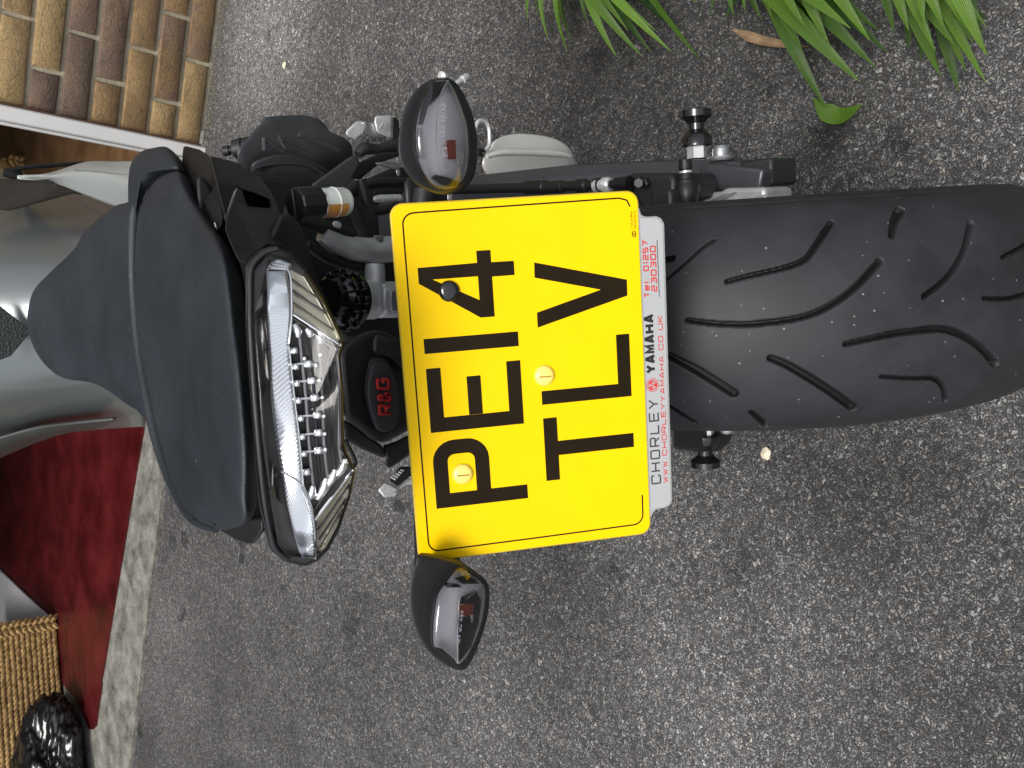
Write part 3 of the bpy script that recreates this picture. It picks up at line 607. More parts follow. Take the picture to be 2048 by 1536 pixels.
pebble('petal', 571, 131, .007, (.6, .55, .42), 'small cream petal on the asphalt near the brick wall', 'petal')
pebble('pebble', 1655, 762, .004, (.6, .6, .56), 'tiny pale chip', 'stone') if False else None
# moss and grit where wall meets drive
mo = MB()
for i in range(1500):
    u = random.uniform(U0, U0 + 1.1); o_ = abs(random.gauss(0, .022)); r = random.uniform(.001, .0034); p = wallp(u, r * .4, .004 + o_)
    mo.tube([p - ZU * r, p, p + ZU * r], [r * .3, r, r * .3], 5)
mo = mo.build('gravel', mat('grit', (.12, .11, .085), .9, var=.6, vscale=120)); tag(mo, 'loose grit gathered along the foot of the brick wall', 'grit', kind='stuff')

# ================================================================== MOTORCYCLE
bike = empty('motorcycle', (0, 0, 0), (0, -LEAN, 0), label='dark grey and silver motorcycle seen from behind, leaning on its side stand', cat='motorcycle')
# ---- rear tyre, tread cut into the surface
def tyre_prof(t):     # t in [-1,1] across the section
    a = t * math.radians(138); x = .0905 * math.sin(a) if abs(a) < math.pi / 2 else math.copysign(.0905, a) * (1 - .22 * (1 - math.cos((abs(a) - math.pi / 2) * 1.5)))
    if abs(a) < math.pi / 2: r = .246 + .069 * math.cos(a) ** .86
    else: r = .246 - .039 * (abs(a) - math.pi / 2) / math.radians(48)
    return x, r
GRO = [([(100, 590), (220, 490), (330, 390), (380, 362)], 15), ([(445, 572), (560, 540), (820, 480), (890, 400), (980, 270)], 28),
       ([(240, 770), (360, 785), (520, 792), (720, 775), (900, 735), (1060, 640), (1160, 545), (1225, 470)], 30),
       ([(1290, 335), (1300, 270), (1332, 205)], 44), ([(1455, 648), (1560, 570), (1640, 460), (1670, 380), (1695, 275)], 34),
       ([(1855, 450), (1966, 390), (2080, 320)], 26), ([(1760, 657), (1880, 660), (1966, 640), (2080, 600)], 26),
       ([(1055, 893), (1180, 865), (1300, 840), (1450, 820), (1580, 815), (1700, 870), (1770, 930), (1820, 990)], 36),
       ([(670, 965), (760, 1000), (960, 1120), (1090, 1215)], 42), ([(60, 900), (180, 970), (300, 1030), (480, 1145)], 42),
       ([(1235, 1058), (1400, 1070), (1535, 1070), (1565, 1180)], 26), ([(570, 1240), (650, 1305)], 36), ([(120, 1190), (280, 1290)], 24)]
def build_tyre():
    A = np.concatenate([np.radians(np.linspace(30, 250, 1700, endpoint=False)), np.radians(np.linspace(250, 390, 420, endpoint=False))]); na, ntt = len(A), 440; T = np.linspace(-1, 1, ntt)
    pr = np.array([tyre_prof(t) for t in T])
    ds = np.concatenate([[0], np.cumsum(np.hypot(*np.diff(pr, axis=0).T))]); s_ = ds - np.interp(0, T, ds)
    def surf(a, s): # a angle, s arc position
        x = np.interp(s, s_, pr[:, 0]); r = np.interp(s, s_, pr[:, 1]); return np.stack([x, r * np.cos(a), .315 + r * np.sin(a)], -1)
    # place the grooves seen in the tread on the surface
    AA, SS = np.meshgrid(np.radians(np.arange(60, 235, .5)), np.linspace(s_[0], s_[-1], 160), indexing='ij'); PP = surf(AA, SS).reshape(-1, 3)
    q = (PP - CB) @ RB; px = 1024 + F * q[:, 0] / -q[:, 2]; py = 768 - F * q[:, 1] / -q[:, 2]
    cen = np.stack([0 * AA, 0 * AA, 0 * AA + .315], -1).reshape(-1, 3); dep = -q[:, 2]
    segs = []
    for pts, wpx in GRO:
        c = np.array(crom(CT(pts), 9)); G = []
        for k, (gx, gy) in enumerate(c):
            d = (px - gx) ** 2 + (py - gy) ** 2; near = d < 60
            if not near.any(): near = d < 900
            if not near.any(): continue
            j = np.where(near)[0]; j0 = j[np.argmin(dep[j])]; d2 = (px - gx) ** 2 + (py - gy) ** 2
            j = np.where((d2 < 150) & (np.abs(dep - dep[j0]) < .03))[0]; ww = np.exp(-d2[j] / 30); ww /= ww.sum()
            G.append(((AA.ravel()[j] * ww).sum(), (SS.ravel()[j] * ww).sum(), dep[j0]))
        if len(G) < 6: continue
        G = np.array(G); G[:, 0] = np.convolve(np.pad(G[:, 0], 4, 'reflect', reflect_type='odd'), np.ones(9) / 9, 'valid'); G[:, 1] = np.convolve(np.pad(G[:, 1], 4, 'reflect', reflect_type='odd'), np.ones(9) / 9, 'valid')
        w_ = wpx * 1.03 * .3906 / F * G[:, 2].mean() / 2
        segs.append((G[:, :2], w_))
    amin = min(g_[0][:, 0].min() for g_ in segs); amax = max(g_[0][:, 0].max() for g_ in segs); per = 2 * math.pi / max(1, round(2 * math.pi / (amax - amin)))
    D = np.zeros((na, ntt)); R0 = .3
    SG, AG = np.meshgrid(s_, A)
    for G, w_ in segs:
        for rep in range(int(round(2 * math.pi / per))):
            g_ = G.copy(); g_[:, 0] += rep * per
            best = np.zeros((na, ntt))
            a0_, a1_ = g_[:, 0].min() - .06, g_[:, 0].max() + .06
            mk = ((A - a0_) % (2 * math.pi)) < (a1_ - a0_)
            ai = np.where(mk)[0]; aa = (AG[ai] - a0_) % (2 * math.pi) + a0_; ss = SG[ai]
            for k in range(len(g_) - 1):
                x0, y0 = g_[k, 0] * R0, g_[k, 1]; x1, y1 = g_[k + 1, 0] * R0, g_[k + 1, 1]; dx, dy = x1 - x0, y1 - y0; L2 = dx * dx + dy * dy + 1e-12
                t = np.clip(((aa * R0 - x0) * dx + (ss - y0) * dy) / L2, 0, 1); u = (k + t) / (len(g_) - 1)
                ww = w_ * (.82 + .38 * u)
                d = (ww * 1.08 - np.hypot(aa * R0 - x0 - t * dx, ss - y0 - t * dy)) / .0016
                best[ai] = np.maximum(best[ai], d)
            D = np.maximum(D, .0085 * np.clip(best, 0, 1))
    X = np.interp(SG, s_, pr[:, 0]); Rr = np.interp(SG, s_, pr[:, 1])
    nx = np.gradient(pr[:, 1], s_); nr = -np.gradient(pr[:, 0], s_)      # outward normal in section
    sgn = -1 if nr[ntt // 2] < 0 else 1
    cut = D / .0085
    # sidewall step and lettering-free rings
    ring = np.exp(-((np.abs(s_) - .118) / .003) ** 2) * .0012 - np.exp(-((np.abs(s_) - .104) / .0022) ** 2) * .0012
    D = D - ring[None, :]
    X = X - nx[None, :] * D * (-sgn); Rr = Rr - (-nr[None, :]) * D * (-1 if sgn < 0 else 1) * (1 if sgn < 0 else 1) if False else Rr - D * np.abs(nr[None, :])
    X = np.interp(SG, s_, pr[:, 0]) * (1 - D * (1 - np.abs(nr[None, :])) / .09)
    V = np.stack([X, Rr * np.cos(AG), .315 + Rr * np.sin(AG)], -1).reshape(-1, 3)
    i, j = np.meshgrid(np.arange(na), np.arange(ntt - 1), indexing='ij'); i2 = (i + 1) % na
    Fc = np.stack([i * ntt + j, i * ntt + j + 1, i2 * ntt + j + 1, i2 * ntt + j], -1).reshape(-1, 4)
    me = bpy.data.meshes.new('tyre'); me.vertices.add(len(V)); me.vertices.foreach_set('co', V.ravel()); me.loops.add(Fc.size); me.polygons.add(len(Fc))
    me.loops.foreach_set('vertex_index', Fc.ravel()); me.polygons.foreach_set('loop_start', np.arange(0, Fc.size, 4)); me.polygons.foreach_set('loop_total', np.full(len(Fc), 4)); me.update(); me.validate()
    for p in me.polygons: p.use_smooth = True
    at_ = me.attributes.new('cut', 'FLOAT', 'POINT'); at_.data.foreach_set('value', cut.ravel().astype(np.float32))
    return me
rear_wheel = bpy.data.objects.new('rear_wheel', None); COL.objects.link(rear_wheel); rear_wheel.parent = bike
tr_m = M['rubber'].copy(); tr_m.name = 'tread rubber with shade painted in grooves'; _n = tr_m.node_tree.nodes; _l = tr_m.node_tree.links; _b = _n['Principled BSDF']
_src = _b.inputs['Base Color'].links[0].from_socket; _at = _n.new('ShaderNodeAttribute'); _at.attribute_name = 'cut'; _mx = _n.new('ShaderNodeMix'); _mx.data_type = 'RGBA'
_l.new(_at.outputs['Fac'], _mx.inputs['Factor']); _l.new(_src, _mx.inputs['A']); _mx.inputs['B'].default_value = (.006, .006, .006, 1); _l.new(_mx.outputs['Result'], _b.inputs['Base Color'])  # groove floors coloured darker to imitate the shade down in them
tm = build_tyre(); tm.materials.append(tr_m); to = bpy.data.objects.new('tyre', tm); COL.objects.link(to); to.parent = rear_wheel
rim = MB(); seg = 96
for (xa, ra, xb, rb_) in ((-.075, .218, -.068, .203), (-.068, .203, -.03, .195), (-.03, .195, .03, .195), (.03, .195, .068, .203), (.068, .203, .075, .218)):
    vs = []
    for k in range(seg):
        a = 2 * math.pi * k / seg; vs += [(xa, ra * math.cos(a), .315 + ra * math.sin(a)), (xb, rb_ * math.cos(a), .315 + rb_ * math.sin(a))]
    rim.add(vs, [(2 * k, 2 * k + 1, (2 * k + 3) % (2 * seg), (2 * k + 2) % (2 * seg)) for k in range(seg)])
for s5 in range(10):
    a = 2 * math.pi * s5 / 10; d = np.array([0, math.cos(a), math.sin(a)]); c = np.array([0, 0, .315]); rim.tube([c + d * .03, c + d * .12, c + d * .2], [.014, .009, .011], 8)
rim.build('rim', M['plastic'], rear_wheel)
lathe('hub', (-.1, 0, .315), (.1, 0, .315), [(0, .03), (.1, .04), (.3, .035), (.7, .035), (.9, .04), (1, .03)], M['alud'], rear_wheel)
# front wheel stands hidden ahead, so the bike is whole from the side
fw = bpy.data.objects.new('front_wheel', None); COL.objects.link(fw); fw.parent = bike
vs = []; fs = []
for i in range(96):
    a = 2 * math.pi * i / 96
    for k in range(17):
        x, r = tyre_prof(-1 + k / 8); r = .3 + (r - .315) * .9; vs.append((x * .66, 1.44 + r * math.cos(a), .3 + r * math.sin(a)))
for i in range(96):
    for k in range(16): fs.append((i * 17 + k, i * 17 + k + 1, ((i + 1) % 96) * 17 + k + 1, ((i + 1) % 96) * 17 + k))
mesh_obj('tyre', vs, fs, M['rubber'], fw, smooth=180)
lathe('rim', (-.04, 1.44, .3), (.04, 1.44, .3), [(0, .2), (.3, .185), (.7, .185), (1, .2)], M['plastic'], fw, seg=48)
# ---- swingarm
UPZ = np.array([0, 0, 1.0])
def BZp(pts, z): return [B(p[0], p[1], Z=(p[2] if len(p) > 2 else z)) for p in pts]
sa = MB()
# right arm: lofted box sections  (y, x centre, half width, z top, z bottom)
def arm(mb, side, secs):
    vs = []; n = len(secs)
    for (y, x, hw, zt, zb) in secs:
        r_ = min(hw, .012)
        for (dx, z) in ((-hw, zt - .006), (-hw + r_, zt), (hw - r_, zt), (hw, zt - .008), (hw + .002, (zt + zb) / 2), (hw, zb + .006), (hw - r_, zb), (-hw + r_, zb), (-hw, zb + .006)):
            vs.append((side * (x + dx), y, z))
    k = 9; fs = [(i * k + j, i * k + (j + 1) % k, (i + 1) * k + (j + 1) % k, (i + 1) * k + j) for i in range(n - 1) for j in range(k)] + [tuple(range(k)), tuple((n - 1) * k + j for j in range(k))]
    mb.add(vs, fs)
RA = [(.52, .110, .030, .40, .31), (.42, .122, .028, .40, .30), (.32, .132, .026, .385, .29), (.2, .134, .024, .365, .285), (.1, .131, .022, .352, .283), (.05, .130, .020, .347, .283), (.0, .128, .018, .343, .283), (-.030, .125, .015, .340, .288)]
arm(sa, 1, [(a, b - .010, c, d, e) for a, b, c, d, e in RA])
sa.build('swingarm', M['swing'], bike, bevel=.002, smooth=40)
sb = MB(); arm(sb, -1, [(a, b, c, d, e) for a, b, c, d, e in RA]); sb.build('swingarm', M['swing'], bike, bevel=.002, smooth=40)
MB().box((0, .46, .35), ((1, 0, 0), (0, 1, 0), (0, 0, 1)), (.13, .05, .04)).build('swingarm_bridge', M['swing'], bike, bevel=.01)
# stepped end of the right arm (chain adjuster block) drawn as its own cap
for s_, nm in ((1, 'adjuster_block'), (-1, 'adjuster_block')):
    MB().box((s_ * .119, -.044, .314), ((1, 0, 0), (0, 1, 0), (0, 0, 1)), (.013, .018, .024)).build(nm, M['plastic2'], bike, bevel=.003)
    lathe('axle_nut', (s_ * .135, 0, .330), (s_ * .150, 0, .330), [(0, .013), (.15, .014), (.3, .013), (.31, .0085), (.75, .0085), (.9, .0075), (1, .0065)], M['alu'], bike)
# paddock bobbins
for s_, x0 in ((1, .145), (-1, .150)):
    b_ = bpy.data.objects.new('paddock_bobbin', None); COL.objects.link(b_); b_.parent = bike
    y_, z_ = .037, .318
    lathe('spacer', (s_ * (x0 - .004), y_, z_), (s_ * (x0 + .010), y_, z_), [(0, .0105), (1, .0105)], M['steel'], b_, seg=6)
    lathe('spool', (s_ * (x0 + .008), y_, z_), (s_ * (x0 + .046), y_, z_), [(0, .014), (.03, .0165), (.22, .0165), (.3, .0145), (.46, .0085), (.62, .0085), (.74, .013), (.8, .0165), (.97, .0165), (1, .014)], M['gloss'], b_)
# left arm end seen past the tyre
prism('chain_guard', [(1342, 838), (1470, 838), (1462, 880), (1440, 903), (1405, 905), (1345, 898)], .03, .05, M['plastic2'], bike, bevel=.004)
# ---- brake side parts (right): hose, fittings, caliper, wheel bolt
XR = lambda P_: None
def side(pts, x): return [B(p[0], p[1], X=x) for p in pts]
def sidepipe(name, pts, z, rpx, material, n=5, seg=12):
    P = [B(p[0], p[1], Z=(p[2] if len(p) > 2 else z)) for p in pts]; sc = scale_at(P[0])
    rr = rpx if hasattr(rpx, '__len__') else [rpx] * len(P); Q = crom([np.append(a, b / sc) for a, b in zip(P, rr)], n)
    return MB().tube([q[:3] for q in Q], [q[3] for q in Q], seg).build(name, material, bike, smooth=40)
def sidelathe(name, a, b, z, prof, material, seg=20):
    p0, p1 = B(*a, Z=z), B(*b, Z=z); sc = scale_at(p0); return lathe(name, p0, p1, [(t, r / sc) for t, r in prof], material, bike, seg=seg)
ZH = .44
sidelathe('brake_pipe', (880, 380), (1150, 372), ZH, [(0, 9), (.66, 9), (.665, 12), (.8, 12), (.81, 9), (1, 8)], M['hose'])
sidelathe('banjo_fitting', (1090, 375), (1260, 367), ZH, [(0, 12), (.22, 12), (.23, 9), (.4, 9), (.41, 13), (.5, 13), (.52, 9), (.6, 9), (.61, 13), (.66, 13), (.68, 8), (.84, 8), (.85, 12), (.9, 12), (1, 14)], M['hose'])
sidelathe('crimp_sleeve', (1188, 371), (1222, 369), ZH, [(0, 10), (.1, 14), (.3, 14), (.35, 11), (.55, 11), (.6, 15), (.9, 15), (1, 12)], M['steel'])
def zprism(name, pts, z, th, material, bevel=.002): return MB().prism([B(p[0], p[1], Z=(p[2] if len(p) > 2 else z)) for p in pts], (0, 0, -th)).build(name, material, bike, bevel=bevel, seg=3)
zprism('brake_caliper', [(1240, 356), (1262, 346), (1340, 346), (1350, 360), (1348, 432), (1296, 436), (1285, 420), (1268, 395), (1250, 385)], .43, .075, M['plastic2'], .006)
zprism('caliper_lug', [(1299, 380), (1342, 378), (1345, 424), (1318, 434), (1300, 425)], .445, .03, M['plastic2'], .004)
sidelathe('bleed_bolt', (1277, 366), (1277, 367), .435, [(0, .1), (0, 8), (1, 8)], M['gloss'])
lathe('bleed_bolt', B(1277, 366, Z=.432), B(1277, 366, Z=.445), [(0, .0045), (1, .0045)], M['gloss'], bike, seg=6)
zprism('bolt_bracket', [(1276, 352), (1290, 356), (1296, 370), (1286, 378), (1280, 366)], .437, .01, M['plastic'], .002)
sidelathe('caliper_bolt', (1370, 320), (1376, 432), .42, [(0, 13), (.16, 14), (.17, 11), (.22, 11), (.24, 15), (.34, 17), (.36, 21), (.44, 22), (.47, 24), (.7, 24), (.74, 22), (.8, 21), (.81, 14), (.86, 14), (.87, 15), (1, 15)], M['hose'], seg=24)
sidelathe('bolt_tip', (1374, 412), (1378, 434), .42, [(0, 14), (1, 14)], M['alu'], seg=6)
sidelathe('bolt_collar', (1371, 342), (1371.6, 348), .42, [(0, 13), (1, 13)], M['steel'])
zprism('bolt_boss', [(1338, 378), (1352, 366), (1398, 366), (1398, 398), (1350, 402), (1338, 398)], .418, .03, M['plastic2'], .004)
zprism('caliper_bracket', [(1392, 398), (1402, 396), (1420, 384), (1440, 383), (1450, 376), (1530, 374), (1533, 412), (1490, 415), (1440, 419), (1400, 422)], .395, .05, M['alud'], .004)
zprism('bracket_rib', [(1402, 410), (1445, 388), (1468, 384), (1440, 402), (1418, 416)], .402, .01, M['alu'], .002)
zprism('bracket_lug', [(1507, 392), (1532, 388), (1533, 412), (1508, 414)], .402, .02, M['alud'], .003)
zprism('swingarm_gusset', [(1398, 326), (1448, 330), (1527, 338), (1520, 378), (1400, 388)], .356, .02, M['swing'], .003)
lathe('reflector_stud', B(1318, 431, Z=.47), B(1318, 431, Z=.478), [(0, .007), (.3, .0075), (.4, .003), (1, .0025)], M['steel'], bike)
# ---- exhaust can
pillow('exhaust', C9([(190, 590), (225, 480), (280, 430), (380, 405), (500, 410), (600, 430), (665, 470), (672, 520), (600, 640), (350, 660)]), .36, .028, .08, M['brushed'], bike, N=(.55, -.35, .75), power=2.4, rings=14, c=(1050, 330))
pipe('exhaust_crease', C9([(205, 505), (300, 484), (450, 484), (600, 492), (664, 506)]), .322, [4, 7, 7, 7, 4], M['brushed'], bike)
# ---- engine side
ENGY = .62
eng = pillow('clutch_cover', C2([(200, 700), (250, 640), (310, 560), (370, 500), (392, 463), (500, 450), (640, 443), (730, 450), (812, 480), (880, 560), (1010, 628), (900, 720), (800, 775), (700, 740), (560, 725), (420, 745), (290, 775)]), ENGY, .028, .12, M['engine'], bike, N=(.75, -.45, .35), power=5, rings=14, curve=3)
for a, b in (((378, 520), (520, 612)), ((485, 510), (735, 612)), ((628, 492), (910, 606)), ((380, 515), (384, 605)), ((488, 512), (530, 590))):
    pr_ = C2([a, b]); pipe('cooling_rib', [pr_[0], pr_[1]], ENGY - .082, 4.6, M['engine'], bike, seg=8)
pillow('crankcase', C2([(290, 775), (340, 735), (440, 708), (560, 700), (700, 722), (800, 775), (880, 830), (760, 900), (560, 905), (440, 890), (400, 860)]), ENGY - .03, .03, .1, M['engine'], bike, N=(.6, -.6, .4), power=3, curve=4)
pipe('case_lip', C2([(280, 765), (340, 725), (440, 703), (560, 697), (700, 716), (800, 768)]), ENGY - .05, 3, M['engine'], bike)
p0 = B(446, 303, Y=.66); p1 = B(520, 290, Y=.62); k = 1 / scale_at(p0)
lathe('engine_slider', p0, p1, [(0, 8 * k), (.03, 10 * k), (.18, 10 * k), (.19, 7 * k), (.26, 7 * k), (.27, 13 * k), (.32, 19 * k), (.55, 20 * k), (.57, 17 * k), (.6, 20 * k), (1, 21 * k)], M['plastic2'], bike)
# ---- right foot peg
def peg(name, outl, Y, boss, m1=M['steel']): 
    e = bpy.data.objects.new(name, None); COL.objects.link(e); e.parent = bike
    prism('peg_plate', outl, Y, .02, m1, e, bevel=.003); return e
pg = peg('footpeg', C2([(955, 468), (1030, 400), (1070, 390), (1110, 430), (1085, 490), (1030, 530), (965, 500)]), .47, None)
prism('peg_block', C2([(1165, 358), (1283, 353), (1292, 512), (1268, 515), (1180, 480), (1160, 400)]), .47, .03, M['steel'], pg, bevel=.003)
prism('peg_neck', C2([(1085, 410), (1170, 400), (1180, 480), (1262, 508), (1180, 530), (1090, 495)]), .475, .02, M['alu'], pg, bevel=.003)
pipe('pivot_pin', C2([(1082, 412), (1080, 420)]), .462, 5, M['steel'], pg)
pipe('pivot_pin', C2([(1195, 450), (1222, 412)]), .462, 2.6, M['alud'], pg)
for i in range(7):
    q = C2([(1090 + i * 22, 512 + (i % 2) * 8), (1100 + i * 22, 545)]); pipe('peg_tooth', q, .468, 2.4, M['plastic'], pg, seg=6)
# left foot peg
pl_ = peg('footpeg', CG([(465, 1375), (530, 1308), (580, 1330), (630, 1358), (632, 1400), (600, 1425), (520, 1437)]), .47, None)
prism('peg_arm', CG([(556, 1300), (640, 1188), (760, 1178), (800, 1230), (740, 1255), (628, 1345)]), .462, .02, M['plastic'], pl_, bevel=.002)
prism('peg_block', CG([(625, 1360), (700, 1300), (745, 1265), (770, 1300), (760, 1330), (700, 1330), (640, 1370)]), .475, .02, M['steel'], pl_, bevel=.002)
pipe('pivot_pin', CG([(604, 1396), (606, 1402)]), .462, 3.6, M['alud'], pl_)
for i in range(5):
    q = CG([(575 + i * 20, 1270 - i * 14), (610 + i * 16, 1290 - i * 18)]); pipe('peg_tooth', q, .456, 1.8, M['steel'], pl_, seg=6)
# ---- brackets, frame tubes on the right
prism('hanger_bracket', C2([(705, 850), (860, 740), (1000, 640), (1040, 640), (1060, 700), (1000, 820), (940, 880), (820, 900)]), .38, .02, M['engine'], bike, bevel=.004)
pipe('brake_pedal_arm', C2([(1045, 635), (1090, 590), (1180, 595), (1300, 570), (1345, 600)]), .42, [9, 13, 10, 14, 16], M['plastic2'], bike)
prism('hanger_plate', C2([(1000, 800), (1040, 690), (1200, 620), (1345, 610), (1345, 640), (1200, 690), (1060, 810)]), .40, .02, M['plastic'], bike, bevel=.003)
prism('heel_plate', C2([(1290, 365), (1330, 380), (1345, 500), (1300, 540), (1280, 520)]), .45, .02, M['plastic'], bike, bevel=.003)
prism('link_plate', C2([(1160, 690), (1240, 680), (1345, 700), (1345, 735), (1280, 735), (1200, 715)]), .39, .012, M['alu'], bike, bevel=.002)
prism('frame_lug', C2([(1310, 735), (1345, 735), (1345, 790), (1320, 785)]), .385, .012, M['alu'], bike, bevel=.002)
pipe('brake_pipe', C2([(980, 930), (1080, 860), (1200, 830), (1400, 830)]), .36, 10, M['hose'], bike)
hs_ = CE([(690, 80), (715, 180), (745, 290), (800, 350), (920, 330), (1000, 300)])
pipe('hose', hs_, .2, 10, M['hose'], bike)
prism('clamp', CE([(785, 225), (850, 210), (1040, 205), (1060, 262), (900, 275), (800, 280)]), .30, .02, M['steel'], bike, bevel=.004)
prism('clamp', CE([(800, 170), (900, 160), (1050, 175), (1050, 200), (800, 215)]), .33, .02, M['plastic'], bike, bevel=.004)
pipe('rod', C2([(1800, 865), (2100, 845)]), .2, 5.5, M['alu'], bike) if False else None
# pedal tip with round end, spring loop
P0 = B(905, 172, Y=.36); P1 = B(936, 152, Y=.36); k = 1 / scale_at(P0)
lathe('pedal_tip', P0 + (P0 - P1) * 1.2, P1, [(0, 5.5 * k), (.82, 5.5 * k), (.83, 8 * k), (.95, 8.5 * k), (1, 6 * k)], M['steel'], bike)
MB().tube(crom([P0 + (P0 - P1) * 1.1, B(890, 250, Y=.40), B(860, 300, Y=.44), B(815, 300, Y=.46)], 6), .006, 10).build('brake_pedal_arm', M['alud'], bike, smooth=40)
pipe('return_spring', C2([(1870, 460), (1890, 405), (1920, 392), (1955, 410), (1972, 470), (1972, 560), (1950, 600)]), .34, 4.4, M['steel'], bike, n=8)
prism('spring_lug', C2([(1890, 588), (1955, 592), (1960, 612), (1915, 620), (1945, 650), (1890, 640)]), .345, .01, M['plastic'], bike, bevel=.002)
# ---- dark core of the bike behind everything
prism('engine_block', [(470, 335), (560, 350), (640, 345), (700, 370), (790, 330), (870, 345), (960, 360), (1100, 420), (1150, 600), (1140, 780), (1000, 860), (840, 845), (790, 820), (700, 770), (640, 700), (560, 560)], .50, .28, M['plastic'], bike, bevel=.01)
MB().box((0, .80, .46), ((1, 0, 0), (0, 1, 0), (0, 0, 1)), (.125, .25, .22)).build('engine', M['engine'], bike, bevel=.03)  # plain hidden bulk for the engine, added to block light and darken the ground
prism('inner_mudguard', [(560, 400), (640, 470), (690, 540), (760, 500), (830, 480), (1000, 480), (1050, 700), (900, 700), (690, 690), (600, 600)], .34, .05, M['plastic'], bike, bevel=.01)
pipe('frame_rail', CE([(100, 420), (300, 470), (480, 520), (600, 560)]), .27, 14, M['plastic'], bike)
pipe('frame_rail', CE([(640, 130), (560, 220), (620, 330), (680, 470), (720, 560)]), .30, 16, M['plastic'], bike)
pipe('frame_rail', CE([(230, 640), (420, 760), (650, 830), (760, 830)]), .27, 10, M['plastic'], bike)
# ---- brake fluid pot
rs = bpy.data.objects.new('fluid_reservoir', None); COL.objects.link(rs); rs.parent = bike
pa = B(590, 409, Y=.115); pb = B(694, 403, Y=.118); k = 1 / scale_at(pa)
lathe('pot', pa + (pb - pa) * .4, pb, [(0, 31 * k), (.08, 32.5 * k), (.12, 30 * k), (.5, 30 * k), (.53, 32 * k), (.56, 30.5 * k), (.86, 30 * k), (.96, 27 * k), (1, 20 * k)], M['pot'], rs, seg=40)
# fluid shows through the lower side of the wall: a sleeve over the lower third
mb = MB(); ax = Vector(pb - pa).normalized(); e1 = Vector((1, 0, 0)); e1 = (e1 - ax * e1.dot(ax)).normalized(); e2 = ax.cross(e1)
vs = []; fs = []
for i, t in enumerate((.46, .7, .86)):
    c = pa + (pb - pa) * t
    for j in range(21):
        a = math.radians(100 + 160 * j / 20); vs.append(Vector(c) + (e1 * math.cos(a) + e2 * math.sin(a)) * 31.2 * k)
for i in range(2):
    for j in range(20): fs.append((i * 21 + j, i * 21 + j + 1, (i + 1) * 21 + j + 1, (i + 1) * 21 + j))
mb.add(vs, fs); mb.build('fluid', M['fluid'], rs, smooth=180)
lathe('cap', pa, pa + (pb - pa) * .44, [(0, 31 * k), (.05, 34 * k), (.5, 35 * k), (.93, 35 * k), (1, 33 * k)], M['plastic'], rs, seg=10, smooth=25)
cdir = Vector(pa - pb).normalized()
MB().box(pa + np.array(cdir) * 3 * k, (e1, e2, cdir), (30 * k, 6 * k, 4 * k)).build('cap_grip', M['plastic'], rs, bevel=.001)
# ---- grey cast tube, shock absorber
pipe('cast_tube', CE([(360, 545), (420, 590), (520, 645), (640, 678), (780, 688), (980, 670)]), .27, [17, 20, 23, 26, 26, 27], M['alud'], bike, n=8, seg=20)
prism('tube_bolt', CE([(448, 440), (480, 432), (520, 450), (530, 490), (500, 500), (450, 485)]), .235, .02, M['steel'], bike, bevel=.003)
prism('tube_lug', CE([(790, 560), (850, 555), (885, 565), (885, 610), (860, 625), (820, 605)]), .225, .01, M['alu'], bike, bevel=.004)
sh = bpy.data.objects.new('shock_absorber', None); COL.objects.link(sh); sh.parent = bike
def lpx(name, a, b, Y0, Y1, prof, material, parent, seg=32, smooth=35):
    p0, p1 = B(*a, Y=Y0), B(*b, Y=Y1); k = 1 / scale_at(p0); return lathe(name, p0, p1, [(t, r * k) for t, r in prof], material, parent, seg=seg, smooth=smooth)
q0, q1 = CE([(430, 1110)])[0], CE([(1000, 1110)])[0]
lpx('spring_seat', CE([(400, 1100)])[0], CE([(640, 1110)])[0], .24, .25, [(0, 40), (.2, 44), (.3, 55), (.5, 55), (.52, 48), (.62, 48), (.64, 60), (.8, 60), (.85, 52), (1, 40)], M['gloss'], sh, seg=40)
lpx('shock_body', CE([(560, 1110)])[0], CE([(1010, 1105)])[0], .245, .25, [(0, 38), (.15, 40), (.5, 40), (.52, 34), (.58, 34), (.6, 38), (.68, 38), (1, 38)], M['alud'], sh, seg=36)
c0 = B(*CE([(600, 1110)])[0], Y=.232); k = 1 / scale_at(c0); sx = Vector(B(*q1, Y=.25) - B(*q0, Y=.24)).normalized(); s1 = Vector((1, 0, 0)); s1 = (s1 - sx * s1.dot(sx)).normalized(); s2 = sx.cross(s1)
mb = MB(); mb2 = MB()
for i in range(12):
    a = 2 * math.pi * i / 12; d = s1 * math.cos(a) + s2 * math.sin(a); tt = sx.cross(d)
    for ofs in (-8, -28):
        mb.box(np.array(Vector(c0) + d * 56 * k + sx * ofs * k), (np.array(d), np.array(tt), np.array(sx)), (6 * k, 8 * k, 5 * k))
mb.build('preload_ring', M['gloss'], sh, bevel=.0012)
prism('clevis', CE([(870, 990), (960, 985), (1030, 985), (1030, 1260), (900, 1255), (875, 1200), (870, 1100)]), .222, .03, M['alud'], sh, bevel=.005)
prism('clevis_recess', CE([(940, 1025), (1030, 1020), (1030, 1215), (950, 1210)]), .2205, .004, M['alu'], sh, bevel=.002)
lpx('shock_mount', CE([(810, 800)])[0], CE([(810, 980)])[0], .25, .25, [(0, 18), (.2, 20), (1, 21)], M['alud'], sh)
